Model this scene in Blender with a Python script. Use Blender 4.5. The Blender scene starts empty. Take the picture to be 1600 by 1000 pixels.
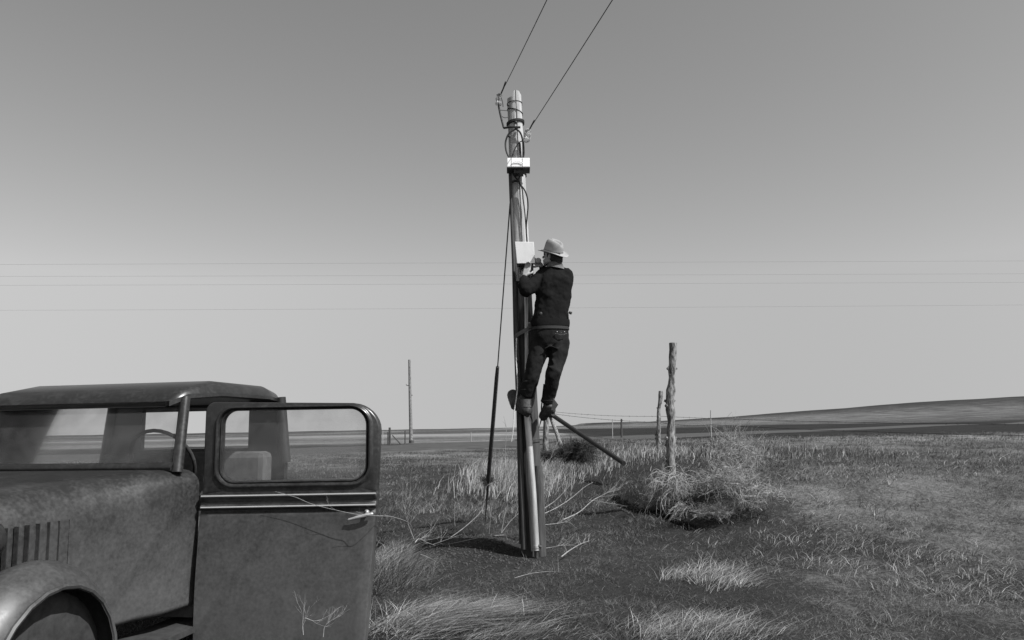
import bpy, bmesh, math, random
import numpy as np
from mathutils import Vector, Matrix, noise
R = math.radians
random.seed(7); rng = np.random.default_rng(7)
scene = bpy.context.scene
COL = scene.collection

# ------------------------------------------------------------------ camera
EYE = 1.32; F = 1150.0; PITCH = R(8.4); ROLL = R(1.0)
cam_d = bpy.data.cameras.new('camera'); cam = bpy.data.objects.new('camera', cam_d); COL.objects.link(cam)
fw = Vector((0, math.cos(PITCH), math.sin(PITCH))); u0 = Vector((0, -math.sin(PITCH), math.cos(PITCH))); r0 = Vector((1, 0, 0))
up = u0 * math.cos(ROLL) + r0 * math.sin(ROLL); rt = r0 * math.cos(ROLL) - u0 * math.sin(ROLL)
cam.matrix_world = Matrix(((rt.x, up.x, -fw.x, 0), (rt.y, up.y, -fw.y, 0), (rt.z, up.z, -fw.z, EYE), (0, 0, 0, 1)))
cam_d.sensor_width = 36; cam_d.lens = 36 * F / 1600; cam_d.clip_start = 0.05; cam_d.clip_end = 12000
scene.camera = cam

# ------------------------------------------------------------------ sky, sun, exposure
SUN_EL = R(48); SUN_AZ = R(57)          # sun behind the camera, to its right
sun_dir = Vector((math.sin(SUN_AZ) * math.cos(SUN_EL), -math.cos(SUN_AZ) * math.cos(SUN_EL), math.sin(SUN_EL)))
world = bpy.data.worlds.new('World'); scene.world = world; world.use_nodes = True
wn = world.node_tree; wn.nodes.clear()
sky = wn.nodes.new('ShaderNodeTexSky'); sky.sky_type = 'NISHITA'; sky.sun_disc = False
sky.sun_elevation = SUN_EL; sky.sun_rotation = math.atan2(sun_dir.x, sun_dir.y); sky.dust_density = 1.6; sky.ozone_density = 1.0; sky.air_density = 1.0
bw = wn.nodes.new('ShaderNodeRGBToBW'); bgn = wn.nodes.new('ShaderNodeBackground'); bgn.inputs['Strength'].default_value = 0.113
wo = wn.nodes.new('ShaderNodeOutputWorld')
# the band right above the horizon keeps the brightness of the hazy air a little higher up, all the way round
wtc = wn.nodes.new('ShaderNodeTexCoord'); wsp = wn.nodes.new('ShaderNodeSeparateXYZ'); wcb = wn.nodes.new('ShaderNodeCombineXYZ'); wmx = wn.nodes.new('ShaderNodeMath'); wmx.operation = 'MAXIMUM'; wmx.inputs[1].default_value = .19
wn.links.new(wtc.outputs['Generated'], wsp.inputs[0]); wn.links.new(wsp.outputs[0], wcb.inputs[0]); wn.links.new(wsp.outputs[1], wcb.inputs[1]); wn.links.new(wsp.outputs[2], wmx.inputs[0]); wn.links.new(wmx.outputs[0], wcb.inputs[2]); wn.links.new(wcb.outputs[0], sky.inputs[0])
wn.links.new(sky.outputs[0], bw.inputs[0]); wn.links.new(bw.outputs[0], bgn.inputs['Color']); wn.links.new(bgn.outputs[0], wo.inputs[0])
sl = bpy.data.lights.new('sun', 'SUN'); sl.energy = 5.0; sl.angle = R(0.5); sl.color = (1, 1, 1)   # monochrome photograph: neutral light
sun = bpy.data.objects.new('sun', sl); COL.objects.link(sun); sun.location = (5, -5, 12)
sun.rotation_euler = sun_dir.to_track_quat('Z', 'Y').to_euler()
scene.view_settings.view_transform = 'Standard'; scene.view_settings.look = 'None'
scene.view_settings.exposure = 0.4; scene.view_settings.gamma = 1.0; scene.view_settings.use_curve_mapping = False

# ------------------------------------------------------------------ helpers
def P(px, py, D):
    """point on the sight line of photo pixel (px,py) standing D metres away"""
    d = fw + rt * ((px - 800) / F) - up * ((py - 500) / F)
    return Vector((0, 0, EYE)) + d * (D / d.y)

def smooth01(t): t = np.clip(t, 0, 1); return t * t * (3 - 2 * t)
def shade_hollow(x, y):      # scooped out strip behind the spoil heap at the pole, shaped to give a shaded slope
    return np.exp(-((x + .55) / .66) ** 6 - ((y - 9.15 + .75 * (x + .1)) / .28) ** 4)
FA, FB = (1.60, 12.0), (2.10, 8.9)      # furrow added below the brush to make a dark strip of shade
def furrow(x, y):
    dx, dy = FB[0] - FA[0], FB[1] - FA[1]; L = math.hypot(dx, dy); dx /= L; dy /= L
    t = ((x - FA[0]) * dx + (y - FA[1]) * dy) / L; n_ = (x - FA[0]) * -dy + (y - FA[1]) * dx
    return np.exp(-((t - .5) / .52) ** 6 - (n_ / .17) ** 4)
def H(x, y):
    x = np.asarray(x, float); y = np.asarray(y, float)
    h = 0.30 * smooth01((y - 8) / 14)
    h = h + 0.50 * smooth01((x - 0.9) / 2.0) * smooth01((y - 7.2) / 3.2) * (1 - smooth01((y - 24) / 40))
    h = h + 0.09 * np.exp(-((x + .60) / .62) ** 4 - ((y - 8.35 + .30 * x) / .50) ** 2)
    h = h - 0.07 * shade_hollow(x, y)
    h = h - 0.12 * furrow(x, y)
    h = h + 0.16 * np.exp(-((x - .1) / 1.2) ** 2 - ((y - 5.0) / .6) ** 2)
    h = h + 0.22 * np.exp(-((x + 1.2) / 2.5) ** 2 - ((y - 15.5) / 1.2) ** 2)
    nz = (np.sin(x * 1.7 + y * .9) + np.sin(x * -1.1 + y * 2.3 + 1) + np.sin(x * 3.1 + y * 1.3 + 4)) * .014 \
       + (np.sin(x * 6.3 - y * 4.1) + np.sin(x * 4.9 + y * 7.7 + 2)) * .007
    h = h + nz * np.clip(30 / np.maximum(y, 30), 0, 1)
    h = h + np.sin(x * .05 + y * .021) * .35 * smooth01((y - 70) / 200)
    # low rise on the right and a flat topped bluff beyond it
    h = h + 27 * np.exp(-((x - 620) / 270) ** 2 / 2 - ((y - 820) / 200) ** 2 / 2)
    h = h + 9.5 * smooth01((x - 110) / 45) * smooth01((330 - x) / 90) * smooth01((y - 1330) / 60) * smooth01((1700 - y) / 60)
    h = h + 3.5 * smooth01((y - 1500) / 300)
    return h
def gz(x, y): return float(H(x, y))

ORG = {}
class MB:
    def __init__(s): s.v = []; s.f = []
    def ring_loft(s, rings, cap0=True, cap1=True, closed=True):
        b = len(s.v); n = len(rings[0])
        for r in rings: s.v.extend([tuple(p) for p in r])
        for i in range(len(rings) - 1):
            for k in range(n if closed else n - 1):
                a = b + i * n + k; c = b + i * n + (k + 1) % n
                s.f.append((a, c, c + n, a + n))
        if cap0: s.f.append(tuple(b + k for k in range(n))[::-1])
        if cap1: s.f.append(tuple(b + (len(rings) - 1) * n + k for k in range(n)))
        return s
    def tube(s, pts, rad, n=8, caps=True, round_ends=False):
        pts = [Vector(p) for p in pts]
        if not hasattr(rad, '__len__'): rad = [rad] * len(pts)
        rad = list(rad)
        if round_ends:
            d0 = (pts[0] - pts[1]).normalized(); d1 = (pts[-1] - pts[-2]).normalized()
            a = [pts[0] + d0 * rad[0] * .95, pts[0] + d0 * rad[0] * .6]; b = [pts[-1] + d1 * rad[-1] * .6, pts[-1] + d1 * rad[-1] * .95]
            pts = a + pts + b; rad = [rad[0] * .3, rad[0] * .78] + rad + [rad[-1] * .78, rad[-1] * .3]
        rings = []; t = (pts[1] - pts[0]).normalized()
        nrm = t.orthogonal().normalized()
        for i, p in enumerate(pts):
            if i == 0: tt = pts[1] - pts[0]
            elif i == len(pts) - 1: tt = pts[-1] - pts[-2]
            else: tt = (pts[i + 1] - pts[i]).normalized() + (pts[i] - pts[i - 1]).normalized()
            tt.normalize(); nrm = (nrm - tt * nrm.dot(tt)).normalized(); bn = tt.cross(nrm)
            rings.append([p + (nrm * math.cos(2 * math.pi * k / n) + bn * math.sin(2 * math.pi * k / n)) * rad[i] for k in range(n)])
        return s.ring_loft(rings, caps, caps)
    def hexa(s, q, dv):
        q = [Vector(p) for p in q]; dv = Vector(dv); b = len(s.v)
        s.v.extend([tuple(p) for p in q]); s.v.extend([tuple(p + dv) for p in q])
        for f in ((0, 1, 2, 3), (7, 6, 5, 4), (0, 4, 5, 1), (1, 5, 6, 2), (2, 6, 7, 3), (3, 7, 4, 0)): s.f.append(tuple(b + i for i in f))
        return s
    def box(s, c, size, rot=None):
        c = Vector(c); h = Vector(size) / 2; rot = rot or Matrix.Identity(3)
        q = [c + rot @ Vector((sx * h.x, -h.y, sz * h.z)) for sx, sz in ((-1, -1), (1, -1), (1, 1), (-1, 1))]
        return s.hexa(q, rot @ Vector((0, 2 * h.y, 0)))
    def ball(s, c, r, rot=None, n=14, m=9):
        c = Vector(c); rot = rot or Matrix.Identity(3)
        r = r if hasattr(r, '__len__') else (r, r, r)
        rings = []
        for i in range(m + 1):
            th = math.pi * (i + .02) / (m + .04)
            rings.append([c + rot @ Vector((r[0] * math.sin(th) * math.cos(2 * math.pi * k / n), r[1] * math.sin(th) * math.sin(2 * math.pi * k / n), -r[2] * math.cos(th))) for k in range(n)])
        return s.ring_loft(rings)
    def build(s, name, mat, parent=None, smooth=True, org=None, bevel=0, recalc=True):
        o_org = Vector(org) if org is not None else (ORG[parent.name] if parent else Vector((0, 0, 0)))
        me = bpy.data.meshes.new(name)
        me.from_pydata([tuple(Vector(v) - o_org) for v in s.v], [], s.f)
        if recalc:
            bm = bmesh.new(); bm.from_mesh(me); bmesh.ops.recalc_face_normals(bm, faces=bm.faces); bm.to_mesh(me); bm.free()
        me.materials.append(mat)
        me.polygons.foreach_set('use_smooth', [smooth] * len(me.polygons))
        if smooth and len(me.polygons) < 6000: me.set_sharp_from_angle(angle=R(50))
        o = bpy.data.objects.new(name, me); COL.objects.link(o)
        if parent: o.parent = parent
        else: o.location = o_org
        ORG[o.name] = o_org
        if bevel:
            m = o.modifiers.new('bevel', 'BEVEL'); m.width = bevel; m.segments = 2; m.limit_method = 'ANGLE'; m.angle_limit = R(40)
            for p in me.polygons: p.use_smooth = False
        return o
def tag(o, label=None, cat=None, group=None, kind=None):
    if label: o['label'] = label
    if cat: o['category'] = cat
    if group: o['group'] = group
    if kind: o['kind'] = kind
    return o
def empty(name, loc, label, cat, group=None):
    o = bpy.data.objects.new(name, None); COL.objects.link(o); o.location = loc; o.empty_display_size = .2
    ORG[o.name] = Vector(loc); return tag(o, label, cat, group)
def spline(pts, n=6):
    pts = [Vector(p) for p in pts]; out = []
    q = [pts[0] * 2 - pts[1]] + pts + [pts[-1] * 2 - pts[-2]]
    for i in range(1, len(q) - 2):
        for k in range(n):
            t = k / n
            out.append(.5 * ((2 * q[i]) + (q[i + 1] - q[i - 1]) * t + (2 * q[i - 1] - 5 * q[i] + 4 * q[i + 1] - q[i + 2]) * t * t + (3 * q[i] - q[i - 1] - 3 * q[i + 1] + q[i + 2]) * t ** 3))
    out.append(pts[-1]); return out
def lerpr(a, b, n): return [a + (b - a) * i / (n - 1) for i in range(n)]

# ------------------------------------------------------------------ materials (greys: the photograph is black and white)
def material(name, base, rough=.8, metal=0., spec=.3, var=None, scale=(8, 8, 8), detail=6, bump=0., bscale=None, attr=None, attr_pair=None, coord='Object', ramp=(.35, .65), transl=0., warm=0):
    m = bpy.data.materials.new(name); m.use_nodes = True; nt = m.node_tree; b = nt.nodes['Principled BSDF']
    b.inputs['Roughness'].default_value = rough; b.inputs['Metallic'].default_value = metal; b.inputs['Specular IOR Level'].default_value = spec
    b.inputs['Base Color'].default_value = (base, base, base, 1)
    tc = nt.nodes.new('ShaderNodeTexCoord'); mp = nt.nodes.new('ShaderNodeMapping'); mp.inputs['Scale'].default_value = scale
    nt.links.new(tc.outputs[coord], mp.inputs[0])
    if var is not None:
        nz = nt.nodes.new('ShaderNodeTexNoise'); nz.inputs['Scale'].default_value = 1; nz.inputs['Detail'].default_value = detail; nz.inputs['Roughness'].default_value = .65
        rp = nt.nodes.new('ShaderNodeValToRGB'); rp.color_ramp.elements[0].position = ramp[0]; rp.color_ramp.elements[1].position = ramp[1]
        rp.color_ramp.elements[0].color = (base,) * 3 + (1,); rp.color_ramp.elements[1].color = (var,) * 3 + (1,)
        nt.links.new(mp.outputs[0], nz.inputs['Vector']); nt.links.new(nz.outputs['Fac'], rp.inputs[0]); nt.links.new(rp.outputs[0], b.inputs['Base Color'])
        last = rp.outputs[0]
    if attr:
        at = nt.nodes.new('ShaderNodeAttribute'); at.attribute_name = attr
        rp2 = nt.nodes.new('ShaderNodeValToRGB'); rp2.color_ramp.elements[0].color = (attr_pair[0],) * 3 + (1,); rp2.color_ramp.elements[1].color = (attr_pair[1],) * 3 + (1,)
        nt.links.new(at.outputs['Fac'], rp2.inputs[0])
        nt.links.new(rp2.outputs[0], b.inputs['Base Color'])
    if bump:
        n2 = nt.nodes.new('ShaderNodeTexNoise'); n2.inputs['Scale'].default_value = 1; n2.inputs['Detail'].default_value = 5
        mp2 = nt.nodes.new('ShaderNodeMapping'); mp2.inputs['Scale'].default_value = bscale or scale
        bp = nt.nodes.new('ShaderNodeBump'); bp.inputs['Strength'].default_value = bump; bp.inputs['Distance'].default_value = .01
        nt.links.new(tc.outputs[coord], mp2.inputs[0]); nt.links.new(mp2.outputs[0], n2.inputs['Vector']); nt.links.new(n2.outputs['Fac'], bp.inputs['Height']); nt.links.new(bp.outputs[0], b.inputs['Normal'])
    return m
M = {}
def pole_wood():
    m = material('weathered_pole_wood', .20, .85, var=.42, scale=(38, 38, 2.2), bump=.8, bscale=(70, 70, 3), ramp=(.3, .62))
    nt = m.node_tree; b = nt.nodes['Principled BSDF']; src = b.inputs['Base Color'].links[0].from_socket
    g = nt.nodes.new('ShaderNodeNewGeometry'); sx = nt.nodes.new('ShaderNodeSeparateXYZ'); nt.links.new(g.outputs['Position'], sx.inputs[0])
    mp = nt.nodes.new('ShaderNodeMapping'); mp.inputs['Scale'].default_value = (14, 14, 1.6); nz = nt.nodes.new('ShaderNodeTexNoise'); nz.inputs['Scale'].default_value = 1; nz.inputs['Detail'].default_value = 6
    nt.links.new(g.outputs['Position'], mp.inputs[0]); nt.links.new(mp.outputs[0], nz.inputs['Vector'])
    ad = nt.nodes.new('ShaderNodeMath'); ad.operation = 'MULTIPLY_ADD'; ad.inputs[1].default_value = -1.8; nt.links.new(nz.outputs['Fac'], ad.inputs[0]); nt.links.new(sx.outputs['Z'], ad.inputs[2])
    mr = nt.nodes.new('ShaderNodeMapRange'); mr.inputs['From Min'].default_value = 1.75; mr.inputs['From Max'].default_value = 2.15; mr.inputs['To Min'].default_value = .13; mr.inputs['To Max'].default_value = 1
    nt.links.new(ad.outputs[0], mr.inputs['Value'])       # tar soaked lower length, with some shade put into its colour too
    mx = nt.nodes.new('ShaderNodeVectorMath'); mx.operation = 'SCALE'; nt.links.new(src, mx.inputs[0]); nt.links.new(mr.outputs[0], mx.inputs['Scale']); nt.links.new(mx.outputs[0], b.inputs['Base Color'])
    return m
M['pole'] = pole_wood()
M['wood'] = material('weathered_pole_wood', .20, .85, var=.42, scale=(38, 38, 2.2), bump=.8, bscale=(70, 70, 3), ramp=(.3, .62))
M['darkwood'] = material('dark_creosoted_wood', .03, .85, var=.08, scale=(40, 40, 2.5), bump=.8, bscale=(80, 80, 4))
M['post'] = material('rough_fence_post_wood', .05, .95, var=.26, scale=(34, 34, 10), bump=1.0, bscale=(50, 50, 18), ramp=(.4, .6))
M['galv'] = material('galvanised_steel', .34, .5, metal=.45, var=.50, scale=(30, 30, 5), bump=.15)
M['iron'] = material('rusty_dark_iron', .03, .7, metal=.3, var=.07, scale=(40, 40, 40))
M['black_iron'] = material('black_iron', .010, .8, var=.02, scale=(30, 30, 30))
M['wire'] = material('dull_wire', .06, .6, metal=.5)
M['farwire'] = material('far_wire', .22, .6, metal=.3)
M['cable'] = material('black_cable_insulation', .02, .7)
M['rope'] = material('pale_hemp_rope', .40, .9, var=.6, scale=(90, 90, 90))
M['white'] = material('white_enamel', .86, .45, var=.80, scale=(14, 14, 14))
M['inner'] = material('cabinet_inside_grey', .35, .6, var=.5, scale=(30, 30, 30))
M['jacket'] = material('dark_wool_jacket', .0075, .95, spec=.08, var=.011, scale=(7, 7, 7), bump=.5, bscale=(22, 22, 12))
M['denim'] = material('dark_denim', .009, .9, spec=.1, var=.018, scale=(9, 9, 5), bump=.6, bscale=(26, 26, 14))
M['denim_seam'] = material('faded_denim_seam', .05, .9, var=.09, scale=(60, 60, 60))
M['leather'] = material('dark_leather', .022, .55, var=.05, scale=(25, 25, 25), bump=.4, bscale=(60, 60, 60))
M['leather_pale'] = material('worn_pale_leather', .07, .7, var=.13, scale=(25, 25, 25), bump=.3)
M['felt'] = material('grey_hat_felt', .22, .95, spec=.1, var=.29, scale=(10, 10, 10), bump=.2, bscale=(200, 200, 200))
M['band'] = material('hat_band', .12, .8, var=.17, scale=(40, 40, 40))
M['skin'] = material('skin', .24, .6, var=.32, scale=(18, 18, 18), bump=.15, bscale=(120, 120, 120))
M['hair'] = material('dark_hair', .015, .7, var=.03, scale=(120, 120, 20), bump=.7, bscale=(150, 150, 40))
M['collar'] = material('faded_collar_cloth', .06, .9, var=.12, scale=(20, 20, 20), bump=.3)
M['chrome'] = material('tarnished_chrome', .55, .22, metal=1.)
M['nickel'] = material('worn_nickel_plate', .38, .35, metal=.35)
M['rubber'] = material('tyre_rubber', .02, .9, var=.04, scale=(20, 20, 20))
M['seat'] = material('worn_seat_cloth', .06, .95, var=.1, scale=(25, 25, 25))
M['ground'] = None
M['twig'] = material('bleached_twig', .16, .85, var=.30, scale=(30, 30, 30))
M['brush_pale'] = material('bleached_brush', .20, .85, var=.38, scale=(20, 20, 20))
M['twig_dark'] = material('dark_twig', .035, .9, var=.07, scale=(30, 30, 30))
M['twig_mid'] = material('grey_twig', .20, .9, var=.36, scale=(30, 30, 30))
M['turf'] = material('short_turf_blades', .05, .9, spec=.15, attr='tone', attr_pair=(.010, .30))
M['straw'] = material('bleached_long_grass', .3, .85, spec=.2, attr='tone', attr_pair=(.06, .46))
M['clod'] = material('soil_clod', .03, .95, var=.07, scale=(20, 20, 20), bump=.6)
# dusty paint: dark enamel under a film of dust that lies thicker low down and in blotches
def dusty_paint():
    m = bpy.data.materials.new('dusty_dark_car_paint'); m.use_nodes = True; nt = m.node_tree; b = nt.nodes['Principled BSDF']
    g = nt.nodes.new('ShaderNodeNewGeometry'); sx = nt.nodes.new('ShaderNodeSeparateXYZ'); nt.links.new(g.outputs['Position'], sx.inputs[0])
    mr = nt.nodes.new('ShaderNodeMapRange'); mr.inputs['From Min'].default_value = 1.12; mr.inputs['From Max'].default_value = .35; mr.inputs['To Min'].default_value = -.08; mr.inputs['To Max'].default_value = .34
    nt.links.new(sx.outputs['Z'], mr.inputs['Value'])
    n1 = nt.nodes.new('ShaderNodeTexNoise'); n1.inputs['Scale'].default_value = 7; n1.inputs['Detail'].default_value = 12; n1.inputs['Roughness'].default_value = .8
    n2 = nt.nodes.new('ShaderNodeTexNoise'); n2.inputs['Scale'].default_value = 60; n2.inputs['Detail'].default_value = 4
    nt.links.new(g.outputs['Position'], n1.inputs['Vector']); nt.links.new(g.outputs['Position'], n2.inputs['Vector'])
    a = nt.nodes.new('ShaderNodeMath'); a.operation = 'MULTIPLY_ADD'; a.inputs[1].default_value = .7; a.inputs[2].default_value = -.20; nt.links.new(n1.outputs['Fac'], a.inputs[0])
    c = nt.nodes.new('ShaderNodeMath'); c.operation = 'ADD'; nt.links.new(a.outputs[0], c.inputs[0]); nt.links.new(mr.outputs[0], c.inputs[1])
    d = nt.nodes.new('ShaderNodeMath'); d.operation = 'MULTIPLY_ADD'; d.inputs[1].default_value = .40; d.inputs[2].default_value = -.20; nt.links.new(n2.outputs['Fac'], d.inputs[0])
    e = nt.nodes.new('ShaderNodeMath'); e.operation = 'ADD'; e.use_clamp = True; nt.links.new(c.outputs[0], e.inputs[0]); nt.links.new(d.outputs[0], e.inputs[1])
    rp = nt.nodes.new('ShaderNodeValToRGB'); rp.color_ramp.elements[0].color = (.016,) * 3 + (1,); rp.color_ramp.elements[1].color = (.12,) * 3 + (1,)
    rp.color_ramp.elements[0].position = .05; rp.color_ramp.elements[1].position = .95
    nt.links.new(e.outputs[0], rp.inputs[0]); nt.links.new(rp.outputs[0], b.inputs['Base Color'])
    rr = nt.nodes.new('ShaderNodeMapRange'); rr.inputs['To Min'].default_value = .28; rr.inputs['To Max'].default_value = .75; nt.links.new(e.outputs[0], rr.inputs['Value']); nt.links.new(rr.outputs[0], b.inputs['Roughness'])
    b.inputs['Specular IOR Level'].default_value = .5
    return m
M['paint'] = dusty_paint()
def glass(name, dirt=.0, dcol=.5, ior=1.45, thin=True):
    m = bpy.data.materials.new(name); m.use_nodes = True; nt = m.node_tree; nt.nodes.remove(nt.nodes['Principled BSDF']); out = nt.nodes['Material Output']
    tr = nt.nodes.new('ShaderNodeBsdfTransparent'); tr.inputs[0].default_value = (.93, .93, .93, 1)
    gl = nt.nodes.new('ShaderNodeBsdfGlossy'); gl.inputs['Roughness'].default_value = .04
    fr = nt.nodes.new('ShaderNodeFresnel'); fr.inputs[0].default_value = ior
    mx = nt.nodes.new('ShaderNodeMixShader'); nt.links.new(fr.outputs[0], mx.inputs[0]); nt.links.new(tr.outputs[0], mx.inputs[1]); nt.links.new(gl.outputs[0], mx.inputs[2])
    df = nt.nodes.new('ShaderNodeBsdfDiffuse'); df.inputs[0].default_value = (dcol,) * 3 + (1,)
    g = nt.nodes.new('ShaderNodeNewGeometry'); nz = nt.nodes.new('ShaderNodeTexNoise'); nz.inputs['Scale'].default_value = 9; nz.inputs['Detail'].default_value = 8
    nt.links.new(g.outputs['Position'], nz.inputs['Vector'])
    mr = nt.nodes.new('ShaderNodeMapRange'); mr.inputs['From Min'].default_value = .35; mr.inputs['From Max'].default_value = .75; mr.inputs['To Min'].default_value = dirt * .3; mr.inputs['To Max'].default_value = dirt
    nt.links.new(nz.outputs['Fac'], mr.inputs['Value'])
    m2 = nt.nodes.new('ShaderNodeMixShader'); nt.links.new(mr.outputs[0], m2.inputs[0]); nt.links.new(mx.outputs[0], m2.inputs[1]); nt.links.new(df.outputs[0], m2.inputs[2]); nt.links.new(m2.outputs[0], out.inputs[0])
    return m
M['glass'] = glass('dusty_window_glass', .16, .25)
M['insul'] = glass('insulator_glass', .5, .6)

# ------------------------------------------------------------------ ground: one sheet to the horizon
def ground_tone(x, y):
    """0 dark soil/green .. 1 pale dry grass: where the fields and growth lie"""
    n = (np.sin(x * .9 + y * .35) + np.sin(x * .37 - y * .8 + 2) + np.sin(x * 1.9 + y * 1.3 + 1)) / 3
    t = .27 + .12 * n
    t = t + .25 * smooth01((y - 12) / 14) * (1 - smooth01((y - 36) / 10))
    t = t + .20 * smooth01((x / np.maximum(y, 1) - .26) / .2)
    far = smooth01((y - 55) / 12)
    band = .72 + .2 * np.sin(y * .055 + x * .008) + .12 * np.sin(y * .017 + 1.5)
    band = np.where(y > 260, .42 + .12 * np.sin(y * .004 + x * .002) + .1 * np.sin(y * .013), band)
    t = t * (1 - far) + band * far
    # dark ploughed field running away on the right
    pl = smooth01((x - (4.0 + .02 * y)) / 6) * smooth01((y - 27) / 4) * (1 - smooth01((y - 330) / 50))
    t = t * (1 - pl) + .10 * pl
    return np.clip(t, 0, 1)
ys = np.concatenate([np.arange(-14, 2, .8), np.arange(2, 14, .09), np.geomspace(14, 9000, 190)])
sx_ = np.concatenate([np.linspace(-6, -1, 60), np.linspace(-.98, .98, 240), np.linspace(1, 6, 60)])
Y, S = np.meshgrid(ys, sx_, indexing='ij')
X = S * (np.maximum(Y, 2.5) * .95 + 3.5)
Z = H(X, Y)
ny, nx = Y.shape
me = bpy.data.meshes.new('ground'); me.vertices.add(ny * nx)
me.vertices.foreach_set('co', np.stack([X, Y, Z], -1).astype(np.float32).ravel())
ii = np.arange((ny - 1) * (nx - 1)); a = (ii // (nx - 1)) * nx + ii % (nx - 1)
quads = np.stack([a, a + 1, a + nx + 1, a + nx], -1)
me.loops.add(quads.size); me.loops.foreach_set('vertex_index', quads.ravel().astype(np.int32)); me.polygons.add(len(quads))
me.polygons.foreach_set('loop_start', np.arange(0, quads.size, 4, dtype=np.int32)); me.polygons.foreach_set('loop_total', np.full(len(quads), 4, np.int32))
me.update(); me.polygons.foreach_set('use_smooth', [True] * len(quads))
at = me.attributes.new('tone', 'FLOAT', 'POINT'); at.data.foreach_set('value', ground_tone(X, Y).astype(np.float32).ravel())
gm = bpy.data.materials.new('prairie_ground'); gm.use_nodes = True; nt = gm.node_tree; b = nt.nodes['Principled BSDF']; b.inputs['Roughness'].default_value = .95; b.inputs['Specular IOR Level'].default_value = .1
g = nt.nodes.new('ShaderNodeNewGeometry'); an = nt.nodes.new('ShaderNodeAttribute'); an.attribute_name = 'tone'
n1 = nt.nodes.new('ShaderNodeTexNoise'); n1.inputs['Scale'].default_value = 1.1; n1.inputs['Detail'].default_value = 12; n1.inputs['Roughness'].default_value = .72
n2 = nt.nodes.new('ShaderNodeTexNoise'); n2.inputs['Scale'].default_value = 22; n2.inputs['Detail'].default_value = 6; n2.inputs['Roughness'].default_value = .7
mpg = nt.nodes.new('ShaderNodeMapping'); mpg.inputs['Scale'].default_value = (.06, .12, .1); n3 = nt.nodes.new('ShaderNodeTexNoise'); n3.inputs['Scale'].default_value = 1; n3.inputs['Detail'].default_value = 8
nt.links.new(g.outputs['Position'], mpg.inputs[0]); nt.links.new(mpg.outputs[0], n3.inputs['Vector'])
for q in (n1, n2): nt.links.new(g.outputs['Position'], q.inputs['Vector'])
def mth(op, a, b_=None, c_=None, clamp=False):
    q = nt.nodes.new('ShaderNodeMath'); q.operation = op; q.use_clamp = clamp
    for i, w in enumerate((a, b_, c_)):
        if w is None: continue
        if isinstance(w, (int, float)): q.inputs[i].default_value = w
        else: nt.links.new(w, q.inputs[i])
    return q.outputs[0]
s1 = mth('MULTIPLY_ADD', n1.outputs['Fac'], .9, -.45); s2 = mth('MULTIPLY_ADD', n2.outputs['Fac'], .8, -.4); s3 = mth('MULTIPLY_ADD', n3.outputs['Fac'], .6, -.3)
tt_ = mth('ADD', mth('ADD', mth('ADD', an.outputs['Fac'], s1), s2), s3, clamp=True)
rp = nt.nodes.new('ShaderNodeValToRGB'); e = rp.color_ramp.elements; e[0].color = (.012,) * 3 + (1,); e[1].color = (.27,) * 3 + (1,)
em = rp.color_ramp.elements.new(.4); em.color = (.034,) * 3 + (1,)
nt.links.new(tt_, rp.inputs[0]); nt.links.new(rp.outputs[0], b.inputs['Base Color'])
bp = nt.nodes.new('ShaderNodeBump'); bp.inputs['Strength'].default_value = .9; bp.inputs['Distance'].default_value = .03
nt.links.new(mth('ADD', n1.outputs['Fac'], n2.outputs['Fac']), bp.inputs['Height']); nt.links.new(bp.outputs[0], b.inputs['Normal'])
me.materials.append(gm)
gro = bpy.data.objects.new('ground', me); COL.objects.link(gro); tag(gro, kind='structure')

# road crossing behind, a sheet just above the ground
def strip(name, cl, w, mat, dz=.03, nseg=80):
    mb = MB(); pts = spline(cl, nseg // max(1, len(cl) - 1)); L = []
    for i, p in enumerate(pts):
        t = (pts[min(i + 1, len(pts) - 1)] - pts[max(i - 1, 0)]); t.z = 0; t.normalize(); n = Vector((-t.y, t.x, 0))
        row = []
        for k in range(7):
            q = p + n * w * (k / 6 - .5); row.append((q.x, q.y, gz(q.x, q.y) + dz + (.10 if 0 < k < 6 else -.06)))
        L.append(row)
    mb.ring_loft(L, False, False, closed=False)
    return mb.build(name, mat)
M['road'] = material('gravel_road', .035, .95, var=.06, scale=(1.5, 3, 1), bump=.4, bscale=(8, 8, 8), coord='Object')
rd = strip('road', [(-60, 20, 0), (-28, 30, 0), (-9, 41, 0), (3, 56, 0), (24, 86, 0), (80, 150, 0), (200, 270, 0)], 10.5, M['road']); tag(rd, kind='structure')

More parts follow.
